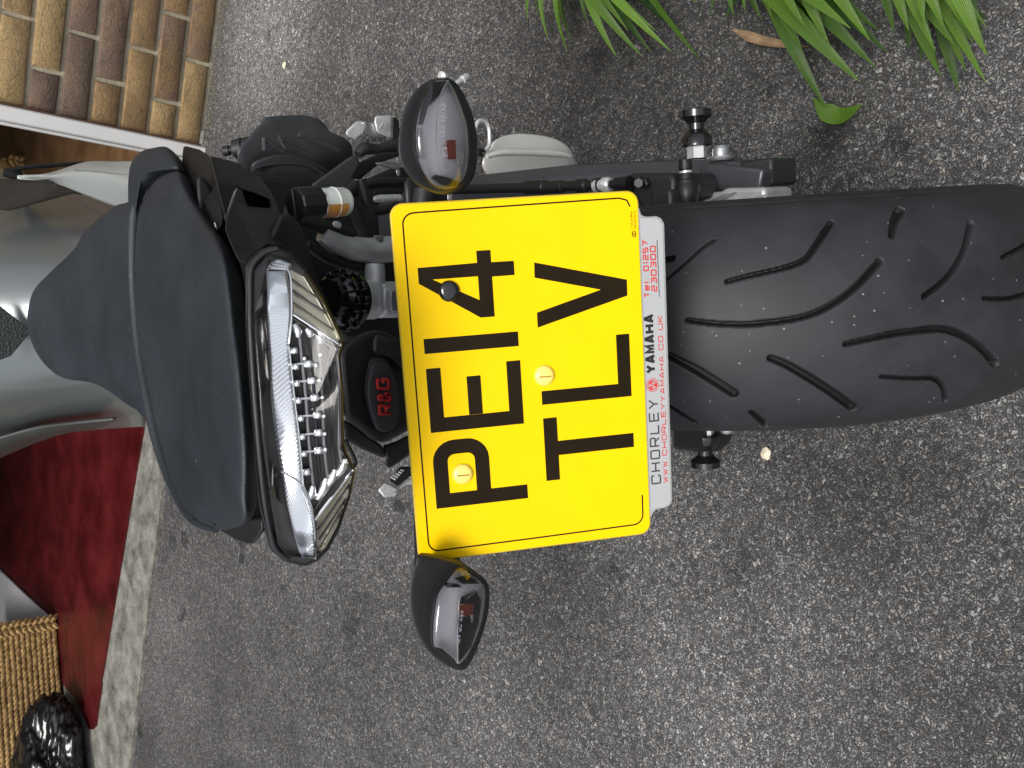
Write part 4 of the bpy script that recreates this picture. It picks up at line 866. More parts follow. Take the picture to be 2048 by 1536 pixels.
# ---- tail tidy block with badge
TY = lambda x, z: -.035
blk = prism('tail_bracket', CG([(140, 260), (200, 185), (320, 110), (430, 70), (520, 90), (660, 165), (760, 180), (780, 880), (700, 905), (500, 1012), (400, 960), (330, 900), (190, 800)]), .0, .12, M['plastic'], bike, bevel=.006, seg=4)
prism('bracket_shoulder', CG([(430, 110), (480, 120), (600, 160), (680, 200), (740, 420), (640, 400), (560, 300), (430, 290), (425, 200)]), -.006, .02, M['plastic2'], bike, bevel=.004)
badge = pillow('badge', CG([(430, 350), (530, 343), (590, 420), (635, 560), (638, 680), (628, 780), (590, 880), (485, 897), (425, 790), (385, 620), (385, 520), (400, 440)]), -.014, .003, .012, M['badge'], bike, N=(0, -.85, .5), power=6, curve=3, taper=1.08)
# raised red letters, reading from the bottom of the picture upwards
b0 = B(*CG([(470, 770)])[0], Y=-.019); bx = B(*CG([(446, 468)])[0], Y=-.019) - b0; bh = B(*CG([(580, 765)])[0], Y=-.019) - b0
LW = np.linalg.norm(bx) * 1000; bxn = bx / np.linalg.norm(bx); LH = np.linalg.norm(bh) * 1000; bhn = bh / np.linalg.norm(bh); bN = np.cross(bxn, -bhn); bN *= np.sign(bN @ TOCAM)
for ch, u0_, u1_ in (('R', 0, .3), ('&', .33, .64), ('G', .68, 1)):
    t = MB(); ff = lambda p, lift: b0 + bxn * p[0] * .001 + bhn * (LH - p[1]) * .001 + bN * (.0005 + lift * 6)
    write(t, ch, u0_ * LW, 0, u1_ * LW, LH, LH * .17, ff); o = flat('badge_letter', t, M['red'], badge); s_ = o.modifiers.new('solid', 'SOLIDIFY'); s_.thickness = .0012; s_.offset = 0
prism('bracket_arm', CG([(188, 800), (260, 840), (380, 925), (500, 1012), (540, 1110), (500, 1112), (350, 1050), (205, 968)]), .02, .03, M['plastic2'], bike, bevel=.004)
prism('bracket_foot', CG([(500, 1015), (600, 985), (740, 915), (760, 1060), (640, 1150), (560, 1200), (518, 1172), (540, 1110)]), .035, .03, M['plastic'], bike, bevel=.005)
pipe('wiring', CG([(205, 968), (240, 1040), (275, 1110), (285, 1160), (262, 1200)]), .0, 4, M['hose'], bike)
prism('undertray', [(560, 420), (590, 430), (612, 480), (630, 550), (655, 600), (680, 665), (690, 900), (660, 900), (580, 700), (520, 500)], .06, .2, M['plastic'], bike, bevel=.01)
# ---- tank, shrouds, seat
NR = lambda rows: [[B(p[0], p[1], Y=p[2]) for p in r] for r in rows]
TB = (.64, .60, .565, .50)
def trow(xy, off): return [(x, y, b + off) for (x, y), b in zip(xy, TB)]
tank = net('fuel_tank', NR([
    trow([(-60, 330), (40, 352), (140, 375), (300, 420)], .34), trow([(-60, 430), (40, 430), (130, 440), (290, 450)], .13),
    trow([(-60, 520), (40, 520), (130, 520), (290, 520)], .025), trow([(-60, 640), (40, 640), (130, 640), (290, 640)], 0),
    trow([(-60, 760), (40, 760), (130, 755), (290, 740)], .05), trow([(-60, 850), (40, 835), (130, 822), (290, 815)], .19),
    trow([(-60, 915), (40, 888), (130, 862), (290, 848)], .44)]), M['silver'], bike, 10, 8)
net('side_cover', NR([
    [(-30, 880, .84), (70, 852, .78), (150, 842, .72), (232, 834, .67)],
    [(-30, 900, .87), (70, 868, .81), (150, 850, .75), (222, 840, .70)],
    [(-30, 925, 1.0), (60, 885, .92), (130, 862, .84), (200, 850, .78)]]), mat('dark grey side cover', (.06, .062, .058), .35, .4, var=.1), bike, 5, 4)
prism('mesh_inlay', [(-40, 600), (0, 612), (30, 635), (62, 663), (22, 712), (0, 720), (-40, 735)], .585, .004, mat('perforated inlay', (.05, .055, .055), .4, .4, bump=1, bscale=500, bdist=.002), tank, bevel=.001)
prism('tank_trim', CS([(-60, 190), (80, 193), (250, 208), (400, 248), (414, 272), (362, 266), (45, 352), (-60, 338)]), .68, .02, M['trim'], bike, bevel=.006)
net('air_scoop', NR([CS([(85, 187, .86), (250, 160, .70), (420, 108, .6), (560, 104, .52), (680, 103, .44)]), CS([(85, 190, .74), (260, 172, .66), (420, 148, .55), (560, 152, .47), (680, 165, .40)]),
     CS([(88, 192, .74), (270, 190, .66), (420, 190, .55), (560, 215, .46), (680, 240, .38)]), CS([(90, 196, .78), (260, 214, .70), (410, 268, .6), (560, 326, .52), (680, 345, .44)])]), M['silver2'], bike, 6, 6)
pipe('scoop_crease', CS([(360, 150), (480, 156), (660, 178)]), .41, 1.6, M['silver2'], bike)
pipe('clutch_lever', CS([(60, 150), (140, 134), (260, 126), (420, 112)]), .80, [5, 4, 4.5, 3], M['plastic'], bike)
pipe('lever_pivot', CS([(20, 160), (70, 170), (110, 165)]), .80, [9, 10, 5], M['plastic'], bike)
def seatY(px): return .245 - (px - 280) * .00128
def rideY(px): return .57 - (px - 60) * .00138
rs_o = CS([(150, 940), (152, 850), (182, 745), (270, 650), (340, 585), (400, 520), (440, 450), (560, 345), (620, 318), (700, 330), (740, 600), (760, 1000), (790, 1400), (700, 1345), (640, 1310), (560, 1252), (470, 1205), (330, 1182), (250, 1130), (190, 1050)])
seat = bpy.data.objects.new('seat', None); COL.objects.link(seat); seat.parent = bike
pillow('rider_seat', [(x, y, rideY(x) + .0) for x, y in rs_o], 0, .020, .07, M['vinyl'], seat, power=3, rings=16, curve=4, c=(170, 640, rideY(170)))
fold = CS([(600, 465), (520, 545), (450, 610), (430, 680), (428, 800), (440, 1000)])
pad_o = CS([(860, 165), (905, 168), (930, 225), (965, 300), (1040, 420), (1095, 500), (1140, 620), (1165, 780), (1185, 950), (1212, 1150), (1240, 1500), (1240, 1740), (1235, 1880), (1150, 1925), (1060, 1920), (960, 1860), (880, 1720), (800, 1450), (745, 1200), (705, 1000), (690, 800), (688, 620), (695, 480), (715, 350), (745, 270), (790, 200)])
pillow('pillion_pad', [(x, y, seatY(x)) for x, y in pad_o], 0, .020, .045, M['vinyl'], seat, power=3.6, rings=18, curve=4, c=(395, 690, seatY(395)))
pipe('seat_lobe', [(x, y, seatY(x) - .014) for x, y in ((278, 392), (272, 415), (268, 440), (266, 520), (269, 600), (280, 704), (299, 805), (317, 885), (345, 965), (384, 1035), (432, 1060))], 0, [4, 9, 11, 11, 11, 12, 13, 12, 11, 9, 5], M['vinyl'], seat, n=8, seg=24)
pillow('seat_lobe', [(x, y, seatY(x) + .004) for x, y in CS([(648, 300), (650, 200), (665, 120), (715, 62), (785, 42), (835, 40), (868, 80), (898, 150), (850, 160), (795, 178), (745, 235), (712, 310), (690, 400), (655, 400)])], 0, .016, .04, M['vinyl'], seat, power=2.6, curve=5)
pipe('piping', [(x, y, seatY(x) - .018) for x, y in CS([(770, 200), (740, 240), (700, 340), (682, 480), (676, 640), (684, 800), (702, 1000), (742, 1200), (790, 1400), (850, 1600), (925, 1770), (1000, 1860), (1080, 1905)])], 0, 3.2, M['gloss'], seat, n=6, seg=8)
prism('stitch', [(273, 569), (278, 569), (278, 578), (273, 578)], .23, .003, mat('white thread', (.8, .8, .78), .5), seat)
# tail cowl
cw = bpy.data.objects.new('tail_cowl', None); COL.objects.link(cw); cw.parent = bike
prism('cowl_base', [(392, 350), (410, 352), (450, 440), (484, 540), (498, 620), (508, 760), (522, 900), (535, 1060), (500, 1084), (460, 1060), (430, 1000), (410, 700)], .10, .10, M['plastic'], cw, bevel=.01)
prism('cowl_panel', CD([(430, 42, .17), (560, 75, .16), (650, 130, .13), (700, 330, .105), (760, 600, .07), (750, 700, .06), (690, 745, .06), (640, 670, .08), (540, 480, .12), (450, 300, .15), (420, 180, .165)]), 0, .02, M['plastic'], cw, bevel=.004, seg=4)
prism('cowl_panel', CD([(652, 128, .13), (860, 180, .15), (1050, 300, .15), (1130, 400, .145), (1195, 530, .13), (1110, 468, .115), (1010, 428, .105), (915, 398, .095), (868, 375, .085), (830, 430, .083), (775, 600, .068), (760, 590, .068), (702, 330, .102)]), 0, .02, M['plastic2'], cw, bevel=.003, seg=4)
prism('cowl_panel', CD([(765, 720, .05), (780, 605, .06), (830, 480, .068), (870, 382, .078), (900, 400, .085), (925, 480, .088), (950, 532, .09), (1000, 545, .095), (1100, 552, .105), (1140, 545, .11), (1125, 480, .115), (1195, 532, .12), (1240, 640, .10), (1290, 800, .08), (1305, 880, .07), (1220, 862, .05), (1120, 842, .01), (1030, 900, -.02), (930, 992, -.04), (870, 975, -.03), (810, 840, .02)]), 0, .03, M['plastic2'], cw, bevel=.003, seg=4)
prism('vent_floor', CD([(860, 360), (1180, 470), (1180, 600), (900, 600)]), .14, .02, M['plastic'], cw)
pipe('cowl_bolt', CD([(690, 665), (705, 720)]), .055, 5, M['gloss'], cw)
pipe('cowl_edge', CD([(655, 145, .127), (700, 330, .100), (755, 560, .066)]), 0, 2.4, M['plastic2'], cw)
prism('cowl_panel', [(425, 1052, .12), (470, 1040, .08), (525, 1030, .04), (527, 1060, .04), (516, 1082, .05), (500, 1090, .06), (470, 1078, .09)], 0, .02, M['plastic'], cw, bevel=.004)
# ---- tail light
FT = lambda x, z: -.112 - .42 * (.915 - z) + 2.4 * x * x
def ft(o): return lambda x, z: FT(x, z) - o
tl = bpy.data.objects.new('tail_light', None); COL.objects.link(tl); tl.parent = bike
prism('light_housing', CL([(20, 110), (90, 40), (150, 18), (230, 55), (290, 118), (370, 250), (462, 430), (468, 480), (445, 520), (468, 700), (468, 900), (485, 960), (524, 1040), (502, 1155), (452, 1305), (402, 1402), (352, 1452), (290, 1480), (200, 1456), (130, 1400), (85, 1200), (60, 900), (25, 400)]), FT, .07, M['plastic'], tl, bevel=.003, seg=4)
pipe('housing_lip', CL([(170, 40), (112, 58), (52, 125), (46, 260), (48, 420), (66, 700), (88, 960), (112, 1180), (140, 1330), (162, 1395), (215, 1440)]), ft(.001), 5.5, M['plastic2'], tl, n=5)
lens_o = CL([(62, 135), (122, 66), (225, 78), (290, 140), (370, 270), (452, 440), (456, 475), (432, 517), (454, 700), (456, 950), (510, 1042), (488, 1150), (440, 1290), (390, 1386), (335, 1438), (215, 1432), (168, 1370), (138, 1200), (98, 900), (62, 400)])
prism('reflector_bowl', lens_o, ft(.0008), .004, mat('grey reflector bowl', (.05, .05, .052), .4, .5), tl, bevel=.0005)
def strip(name, L, R_, o, n, amp, material, parent):
    a = crom(CL(L), max(1, n // (len(L) - 1))); b = crom(CL(R_), max(1, n // (len(R_) - 1))); k = min(len(a), len(b)); vs = []; fs = []
    for i in range(k):
        h = amp if i % 2 else 0
        for t in (0, .12, .5, .88, 1):
            q = np.array(a[i]) * (1 - t) + np.array(b[i]) * t
            vs.append(BF(q[0], q[1], ft(o + h + (.0016 if t in (.12, .5, .88) else 0))))
    fs = [(i * 5 + j, i * 5 + j + 1, (i + 1) * 5 + j + 1, (i + 1) * 5 + j) for i in range(k - 1) for j in range(4)]
    return mesh_obj(name, vs, fs, material, parent, smooth=25)
ribm = mat('ribbed reflector', (.78, .8, .83), .24, .85)
strip('ribbed_reflector', [(118, 140), (122, 240), (122, 340), (132, 540), (148, 800), (185, 1040), (225, 1250), (262, 1395), (285, 1436)],
      [(212, 140), (228, 240), (234, 340), (222, 480), (245, 700), (268, 900), (285, 1110), (330, 1250), (341, 1436)], .0035, 190, .0009, ribm, tl)
strip('ribbed_reflector', [(118, 135), (150, 92), (180, 84)], [(215, 140), (232, 118), (236, 108)], .003, 12, .0007, ribm, tl)
for pts, r in (([(212, 128), (230, 180), (234, 340), (222, 470)], 2.2), ([(222, 480), (245, 700), (268, 900), (285, 1110)], 1.6), ([(285, 1110), (332, 1250), (342, 1440)], 2.4), ([(185, 1045), (285, 1115), (330, 1250)], 1.6)):
    pipe('bright_rim', CL(pts), ft(.0058), r, M['chrome'], tl, seg=8)
prism('corner_reflector', CL([(222, 128), (290, 165), (352, 268), (438, 430), (450, 465), (242, 338), (234, 200)]), ft(.002), .003, M['creflect'], tl, bevel=.0005)
prism('corner_reflector', CL([(512, 1040), (430, 1130), (345, 1250), (345, 1430), (392, 1378), (440, 1280), (488, 1145)]), ft(.002), .003, M['creflect'], tl, bevel=.0005)
for a, b, r in (((226, 170), (345, 258), 2), ((232, 225), (388, 330), 2.6), ((238, 282), (425, 408), 2), ((240, 335), (452, 472), 3.4), ((235, 350), (450, 492), 1.8)):
    pipe('reflector_bar', CL([a, ((a[0] + b[0]) / 2, (a[1] + b[1]) / 2), b]), ft(.0045), r, M['chrome'] if r > 3 else (M['gloss'] if r > 2.1 else M['dchrome']), tl, n=3, seg=8)
for a, b, r in (((512, 1036), (338, 1262), 3.4), ((510, 1080), (350, 1310), 2.2), ((496, 1140), (356, 1352), 2.2), ((470, 1200), (362, 1388), 2), ((480, 1010), (332, 1225), 2)):
    pipe('reflector_bar', CL([a, ((a[0] + b[0]) / 2, (a[1] + b[1]) / 2), b]), ft(.0045), r, M['chrome'] if r > 3 else (M['gloss'] if r > 2.1 else M['dchrome']), tl, n=3, seg=8)
for k in range(5):
    pipe('light_guide', CL([(262 + 40 * k, 372 + 20 * k), (278 + 40 * k, 520), (298 + 38 * k, 720), (312 + 34 * k, 920), (338 + 30 * k, 1170 - 40 * k)]), ft(.002), 3.4, M['guide'] if k % 2 == 0 else M['gloss'], tl, n=6, seg=8)
ldm = M['led']
def led(x, y, s):
    q = CL([(x, y)])[0]; p = BF(q[0], q[1], ft(.0035)); kk = 1 / scale_at(p)
    o = lathe('led', p, p + TOCAM * 5 * kk * s, [(0, 6.5 * kk * s), (.5, 6.5 * kk * s), (.9, 4 * kk * s), (1, 2.4 * kk * s)], ldm, tl, seg=8, smooth=20)
    q2 = CL([(x + 15 * s, y - 17 * s), (x + 17 * s, y + 15 * s), (x - 20 * s, y + 17 * s), (x - 22 * s, y - 13 * s)]); prism('led_cup', q2, ft(.0032), .002, ribm, tl, bevel=.0012)
for x, y in ((246, 500), (252, 572), (257, 648), (264, 725), (275, 805), (282, 888), (288, 965), (302, 1048)): led(x, y, 1.0)
for x, y in ((312, 560), (327, 635), (340, 712), (352, 790), (357, 870), (357, 950)): led(x, y, 1.1)
for x, y in ((345, 565), (360, 632), (374, 710), (380, 795), (384, 875), (386, 945), (322, 1135), (348, 1150), (392, 1090), (365, 518), (292, 535)): led(x, y, .6)
for (xa, ya), (xb, yb) in zip(((257, 560), (262, 640), (270, 718), (280, 796), (287, 880), (293, 958)), ((312, 558), (327, 634), (340, 712), (352, 790), (357, 870), (357, 950))):
    pipe('led_bar', CL([(xa, ya), ((xa + xb) / 2, (ya + yb) / 2), (xb + 34, yb + 2)]), ft(.003), 2.6, ribm, tl, n=3, seg=8)
for a, b in (((300, 1180), (330, 1110)), ((350, 1170), (390, 1075)), ((385, 1120), (430, 1035)), ((430, 1075), (475, 990)), ((245, 380), (262, 440)), ((300, 400), (318, 440)), ((350, 420), (362, 470))):
    pipe('end_cup', CL([a, ((a[0] + b[0]) / 2 + 8, (a[1] + b[1]) / 2), b]), ft(.003), [5, 9, 5], ribm, tl, n=4, seg=10)
pillow('lens', lens_o, ft(.0070), .002, .006, M['lens'], tl, N=(0, -.95, .3), power=8, curve=1, taper=1.0, rings=8)
# ---- indicators
def indicator(hull, lens, Y, lensN, stem):
    e = bpy.data.objects.new('indicator', None); COL.objects.link(e); e.parent = bike
    pillow('indicator_body', hull, Y + .004, .004, .045, M['plastic2'], e, power=5, curve=4, taper=.45)
    pillow('reflector', lens, Y - .000, -.001, .002, M['refl'], e, power=2, curve=3)
    pillow('lens', lens, Y - .003, .013, 0, M['smoke'], e, power=2.0, curve=4)
    pipe('lens_rim', [tuple(q) for q in crom(lens, 3, True)] + [lens[0]], Y - .002, 2.4, M['plastic'], e, n=1, seg=8)
    prism('stem', stem, Y + .055, .03, M['plastic2'], e, bevel=.006); return e
hullR = C3([(560, 100), (640, 95), (720, 140), (790, 230), (850, 350), (910, 500), (945, 650), (960, 800), (950, 1000), (915, 1150), (830, 1265), (720, 1320), (600, 1345), (470, 1330), (300, 1250), (180, 1130), (115, 1000), (92, 850), (105, 680), (150, 470), (230, 300), (340, 180), (460, 115)])
lensR = C3([(500, 106), (600, 98), (650, 112), (720, 230), (790, 400), (850, 600), (870, 800), (865, 1000), (830, 1170), (760, 1260), (650, 1310), (540, 1300), (430, 1230), (330, 1080), (280, 900), (268, 720), (285, 560), (320, 420), (380, 260), (440, 150)])
ir = indicator(hullR, lensR, -.105, None, C3([(150, 1150), (300, 1200), (560, 1290), (690, 1300), (700, 1520), (430, 1560), (160, 1560)]))
hullL = C4([(215, 60), (320, 60), (560, 110), (700, 150), (800, 220), (950, 330), (1030, 400), (1058, 500), (1050, 700), (1010, 880), (960, 1040), (900, 1200), (820, 1350), (740, 1415), (610, 1385), (470, 1305), (330, 1180), (220, 1010), (155, 840), (118, 640), (115, 450), (150, 260), (190, 150)])
lensL = C4([(700, 215), (800, 250), (930, 340), (1000, 430), (1010, 560), (985, 760), (940, 940), (870, 1120), (790, 1270), (690, 1362), (590, 1290), (480, 1210), (390, 1130), (378, 960), (395, 740), (440, 510), (540, 370), (620, 270)])
il = indicator(hullL, lensL, -.105, None, C4([(205, -60), (620, -60), (720, 100), (700, 180), (520, 260), (330, 300), (190, 180)]))
prism('amber_bulb', C3([(610, 770), (720, 765), (730, 975), (640, 985)]), -.1065, .0008, M['bulb'], ir, bevel=.0002); prism('bulb_holder', C3([(722, 890), (812, 895), (812, 1010), (740, 1040)]), -.1065, .0008, M['led'], ir)
prism('inner_panel', C3([(300, 640), (355, 640), (380, 980), (305, 970), (285, 800)]), -.1062, .0006, M['silver2'], ir)
prism('inner_panel', C3([(500, 1150), (640, 1180), (790, 1240), (700, 1290), (560, 1260), (450, 1180)]), -.1062, .0006, M['dchrome'], ir)
prism('inner_panel', C3([(470, 130), (620, 120), (560, 260), (420, 400), (360, 600), (310, 600), (340, 420), (400, 240)]), -.1062, .0006, M['gloss'], ir)
prism('amber_bulb', C4([(700, 650), (800, 640), (870, 640), (865, 750), (800, 780), (710, 780)]), -.1065, .0008, M['bulb'], il, bevel=.0002)
prism('bulb_holder', C4([(830, 765), (872, 760), (865, 830), (850, 875)]), -.1065, .0008, M['led'], il)
prism('inner_panel', C4([(720, 560), (900, 480), (960, 600), (930, 880), (840, 1150), (700, 1330), (690, 1000), (705, 790), (800, 790), (880, 760), (880, 630), (700, 640)]), -.1062, .0006, M['gloss'], il)
prism('inner_panel', C4([(500, 380), (680, 400), (740, 440), (560, 445)]), -.1062, .0006, M['gloss'], il)
prism('inner_panel', C4([(640, 330), (760, 300), (900, 350), (930, 400), (740, 400)]), -.1062, .0006, M['dchrome'], il)
prism('inner_panel', C4([(400, 1140), (500, 1170), (640, 1290), (670, 1340), (560, 1270), (450, 1190)]), -.1062, .0006, M['gloss'], il)
# crest of each lens
pipe('lens_crest', C3([(640, 112), (560, 260), (520, 480), (505, 760), (520, 1000), (560, 1150)]), -.117, 1.0, M['mark'], ir, seg=6)
pipe('lens_crest', C4([(840, 430), (720, 540), (690, 700), (678, 950), (680, 1340)]), -.117, 1.2, M['mark'], il, seg=6)
def mark(text, a, b, hpx, Y, par, gap=.3):
    """raised marking along the line a-b of the picture"""
    P0, P1 = B(*a, Y=Y), B(*b, Y=Y); ux = (P1 - P0); Lm = np.linalg.norm(ux) * 1000; ux /= np.linalg.norm(ux); uy = np.cross(TOCAM, ux); h = hpx / scale_at(P0) * 1000
    t = MB(); write(t, text, 0, 0, Lm, h, h * .16, lambda p, lift: P0 + ux * p[0] * .001 + uy * p[1] * .001 + TOCAM * lift, gap=gap); return flat('lens_marking', t, M['mark'], par)
a, b = C3([(565, 350), (555, 745)]); mark('12V/2W R10W', (a[0], a[1]), (b[0], b[1]), 9, -.118, ir)
a, b = C3([(575, 770), (575, 950)]); mark('11 E12', a, b, 9, -.118, ir)
a, b = C3([(600, 1065), (660, 1110)]); mark('E1', a, b, 9, -.116, ir)
a, b = C4([(705, 1110), (750, 715)]); mark('12V 2C R5W', a, b, 6, -.118, il)
a, b = C4([(770, 600), (960, 440)]); mark('50R', a, b, 7, -.116, il)
prism('stem_tab', C3([(628, 1325), (690, 1325), (690, 1440), (628, 1440)]), -.085, .004, M['alud'], ir)
lathe('indicator_screw', B(880, 155, Y=-.09), B(888, 152, Y=-.09), [(0, .002), (.5, .0035), (1, .003)], M['steel'], ir, seg=10)
# ---- number plate
PC = np.array([-0.0158, -0.1177, 0.7424]); PX = np.array([1., -.0025 * 0 + .0014, -.0023]); PU = np.array([-.0025 + .0011 * 0, .8381 * 0 + .5455, .8381])
PX /= np.linalg.norm(PX); PU -= PX * (PU @ PX); PU /= np.linalg.norm(PU); PN = np.cross(PX, PU); PN *= np.sign(PN @ TOCAM)
def pl(x, y, h=0.0): return PC + PX * x * .001 + PU * y * .001 + PN * h * .001
plate = bpy.data.objects.new('number_plate', None); COL.objects.link(plate); plate.parent = bike
def rrect(x0, y0, x1, y1, r, n=7):
    out = []
    for cx, cy, a in ((x1 - r, y1 - r, 0), (x0 + r, y1 - r, 90), (x0 + r, y0 + r, 180), (x1 - r, y0 + r, 270)):
        out += [(cx + r * math.cos(math.radians(a + 90 * k / n)), cy + r * math.sin(math.radians(a + 90 * k / n))) for k in range(n + 1)]
    return out
MB().prism([pl(x, y, .0) for x, y in rrect(-114.5, -79.3, 114.5, 79.3, 8)], PN * -.0022).build('plate_sheet', M['edge'], plate, bevel=.0008)
so_ = rrect(-113.4, -78.2, 113.4, 78.2, 7.2); flat('yellow_face', MB().add([pl(x, y, .25) for x, y in so_], [tuple(range(len(so_)))]), M['yellow'], plate)
# dealer strip below: clear acrylic tongue with white backing
ton = [(-103.5, -76), (-103.5, -79.8), (-100, -81.5), (-98.2, -84), (-98.0, -90), (-96.5, -93.5), (-93, -95.4), (92.5, -96.2), (96, -94.2), (97.6, -91), (97.6, -83.5), (99, -80.8), (103.5, -79.6), (106, -76)]
MB().prism([pl(x, y, -.1) for x, y in ton], PN * -.002).build('dealer_tongue', M['clearedge'], plate, bevel=.0006)
wt = [(-97.5, -79.5), (-97, -89), (-95.4, -92.2), (-92.5, -93.8), (92, -94.5), (95, -92.6), (96, -90.2), (96.6, -79.5)]
flat('white_strip', MB().add([pl(x, y, .1) for x, y in wt], [tuple(range(len(wt)))]), M['paint_white'], plate)
fpl = lambda h: (lambda p, lift: pl(p[0], p[1], h + lift * 1000))
def glyph(name, polys, ribs=()):
    t = MB()
    for q in polys: t.add([pl(x, y, .32) for x, y in q], [tuple(range(len(q)))])
    for q, w_ in ribs: ribbon(t, q, w_, fpl(.32))
    return flat(name, t, M['ink'], plate)
gl = 'number_plate_letter'
bowl = [(-74.7, 4.5), (-74.7, 60.2)] + [(-49, 60.2)] + arc(-49, 50.7, 9.2, 9.5, 90, 0, 6)[1:] + arc(-49, 42.5, 9.2, 9.3, 0, -90, 6) + [(-70, 33.2)]
glyph(gl, [], [(bowl, 9.4)])
glyph(gl, [[(-20, 30.5), (4.8, 30.5), (4.8, 39.5), (-20, 39.5)]], [([(12.2, 8.8), (-24.7, 8.8), (-24.7, 60.2), (11.9, 60.2)], 9.2)])
glyph(gl, [[(21.3, 4.5), (30.7, 4.5), (30.7, 64.8), (21.3, 64.8)]])
glyph(gl, [[(41.3, 18.8), (83, 18.8), (83, 27.8), (41.3, 27.8)], [(66.4, 4.4), (75.3, 4.4), (75.4, 18.8), (66.4, 18.8)], [(67.2, 27.8), (75.6, 27.8), (74.9, 65), (67.2, 65)], [(41.3, 27.8), (52.4, 27.8), (67.2, 56.2), (67.2, 65), (65.2, 65)]])
glyph(gl, [[(-69.3, -17.7), (-27.3, -17.7), (-27.3, -8.5), (-69.3, -8.5)], [(-52.8, -69.4), (-43.2, -69.4), (-43.2, -17.7), (-52.8, -17.7)]])
glyph(gl, [], [([(-13.8, -8.5), (-13.8, -64.7), (23.2, -64.7)], 9.0)])
glyph(gl, [[(32, -8.5), (41.6, -8.5), (53.1, -51.3), (53.1, -69.1), (48, -69.1)], [(53.1, -51.3), (63.8, -8.3), (73.4, -8.6), (58.3, -69.2), (53.1, -69.1)]])
bl = MB(); ribbon(bl, [(110.3, -66)] + [(108.9, 60)] + arc(102, 66, 6.6, 6, 0, 90, 6) + arc(-100.5, 66.2, 7, 5.9, 90, 180, 6) + [(-106.8, -66)] + arc(-99.9, -67, 6.8, 6.6, 180, 270, 6) + [(-86.5, -73.8)], 1.0, fpl(.30)) if False else None
bl = MB(); ribbon(bl, [(104.4, -73.3), (108.6, -71.2), (110.1, -66), (109.3, 0), (108.4, 64)] + arc(101.5, 65.2, 6.7, 6.6, 8, 90, 6) + arc(-100.5, 65.6, 6.9, 6.3, 90, 180, 6) + [(-107.2, 0), (-106.7, -66)] + arc(-99.9, -67, 6.8, 6.7, 180, 268, 6) + [(-86.5, -73.8)], 1.0, fpl(.30))
flat('border_line', bl, M['ink'], plate)
def pr(name, text, x0, y0, x1, h, wd, m_, **k):
    t = MB(); write(t, text, x0, y0, x1, h, wd, fpl(.16), **k); return flat(name, t, m_, plate)
pr('strip_lettering', 'CHORLEY', -80.3, -87.6, -22.0, 7.1, 1.05, M['inkg'], gap=.32)
pr('strip_lettering', 'YAMAHA', -4.6, -86.9, 34.8, 7.3, 1.9, mat('black print', (.008, .008, .008), .4), gap=.1)
pr('strip_lettering', 'WWW.CHORLEYYAMAHA.CO.UK', -80.0, -92.5, 33.4, 3.5, .62, M['inkr'], gap=.22)
pr('strip_lettering', 'Tel: 01257', 45.6, -84.4, 82.6, 3.9, .85, M['inkr'], gap=.2)
pr('strip_lettering', '230300', 49.1, -89.6, 78.8, 4.1, .85, M['inkr'], gap=.2)
t = MB(); ribbon(t, [(45.6, -90.8), (82.2, -90.6)], .55, fpl(.16)); flat('underline', t, M['inkg'], plate)
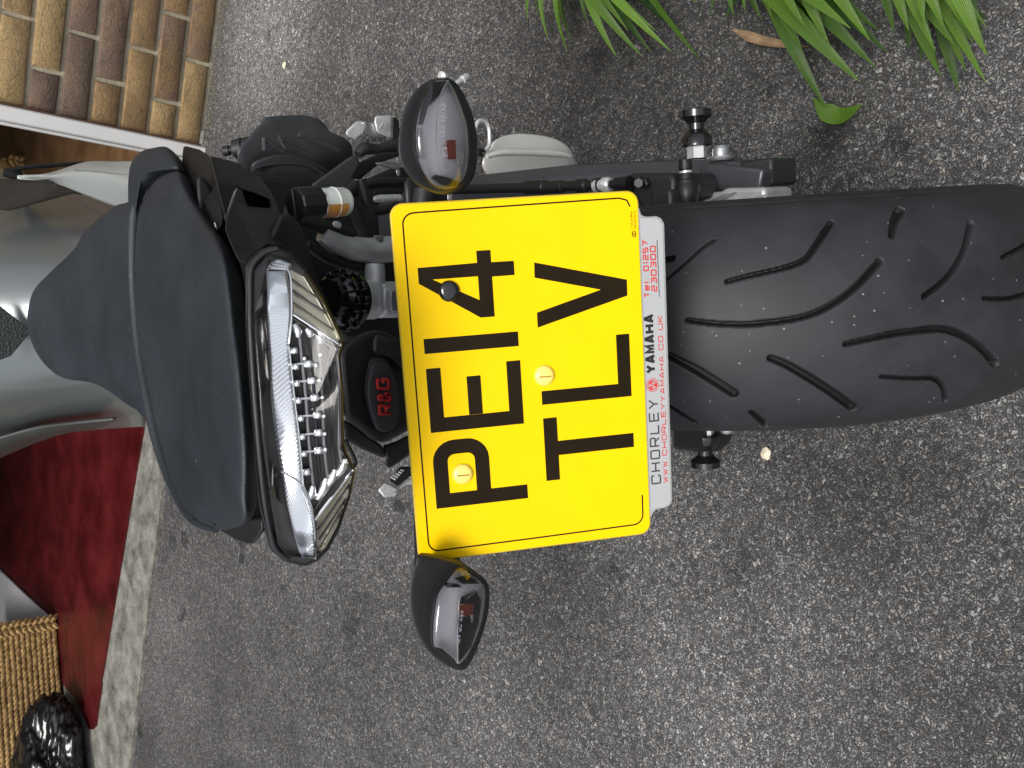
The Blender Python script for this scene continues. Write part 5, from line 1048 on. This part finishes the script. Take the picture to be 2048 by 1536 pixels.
# round crest of three crossed forks
t = MB(); cx, cy = -12.4, -83.9
n_ = 28; disc = [(cx + 3.5 * math.cos(2 * math.pi * i / n_), cy + 3.5 * math.sin(2 * math.pi * i / n_)) for i in range(n_)]
t.add([pl(x, y, .16) for x, y in disc], [tuple(range(n_))])
ribbon(t, [(cx + 4.3 * math.cos(2 * math.pi * i / n_), cy + 4.3 * math.sin(2 * math.pi * i / n_)) for i in range(n_ + 1)], .45, fpl(.16)); flat('crest', t, M['inkr'], plate)
t = MB()
for k_ in range(3):
    a = math.radians(90 + 120 * k_); d = np.array([math.cos(a), math.sin(a)]); e_ = np.array([-d[1], d[0]]); c_ = np.array([cx, cy])
    ribbon(t, [c_, c_ + d * 3.2], .5, fpl(.2 + .01 * k_))
    ribbon(t, [c_ + d * 3.0 + e_ * 1.0, c_ + d * 1.5 + e_ * .9, c_ + d * 1.0, c_ + d * 1.5 - e_ * .9, c_ + d * 3.0 - e_ * 1.0], .4, fpl(.24 + .01 * k_))
flat('crest_forks', t, M['paint_white'], plate)
# tiny maker mark in the corner of the plate
t = MB(); write(t, 'TOP PLATES'.replace('P', 'E').replace('S', '5') if False else 'E4U 1452', 91, -74.4, 101, 1.3, .3, fpl(.32)) if False else None
t = MB()
for i in range(14): ribbon(t, [(90.5 + i * .82, -74.0), (90.5 + i * .82 + .35, -74.0)], random.choice((.9, 1.3, .6)), fpl(.32)); ribbon(t, [(90.5 + i * .82, -76.2), (90.5 + i * .82 + .35, -76.2)], random.choice((.9, 1.3, .7)), fpl(.32))
ribbon(t, arc(87, -75.2, 1.9, 1.3, 0, 360, 12), .45, fpl(.32)); ribbon(t, [(86.4, -74.3), (86.4, -76.1)], .5, fpl(.34)); ribbon(t, [(87.5, -74.3), (87.5, -76.1)], .5, fpl(.34))
flat('maker_mark', t, M['ink'], plate)
for (x, y, m_) in ((-58.1, 46.6, M['screwy']), (.8, -10.8, M['screwy']), (59.4, 46.6, M['gloss'])):
    q = bpy.data.objects.new('x', None); bpy.data.objects.remove(q)
    o = lathe('plate_screw', pl(x, y, .3), pl(x, y, 3.4), [(0, .0066), (.25, .0067), (.6, .0062), (.85, .005), (1, .0032)], m_, plate, seg=32, smooth=60)
    t = MB(); ribbon(t, [(x - .5, y - 3.9), (x - .2, y + 3.9)] if m_ is M['screwy'] else [(x - .3, y - 4), (x + .6, y + 4)], 1.0, fpl(3.45)); flat('screw_slot', t, mat('slot', (.35, .2, .02), .6) if m_ is M['screwy'] else M['plastic'], plate)
# plate carrier behind
MB().prism([pl(x, y, -2.6) for x, y in ((-60, 75), (60, 75), (70, 20), (40, -40), (-40, -40), (-70, 20))], PN * -.01).build('plate_carrier', M['plastic'], bike, bevel=.002)
def stub(x0): return None
pipe('indicator_bar', [(850, 1150), (850, 1000), (840, 700), (845, 450), (850, 380)], -.06, [22, 24, 26, 24, 22], M['plastic2'], bike)
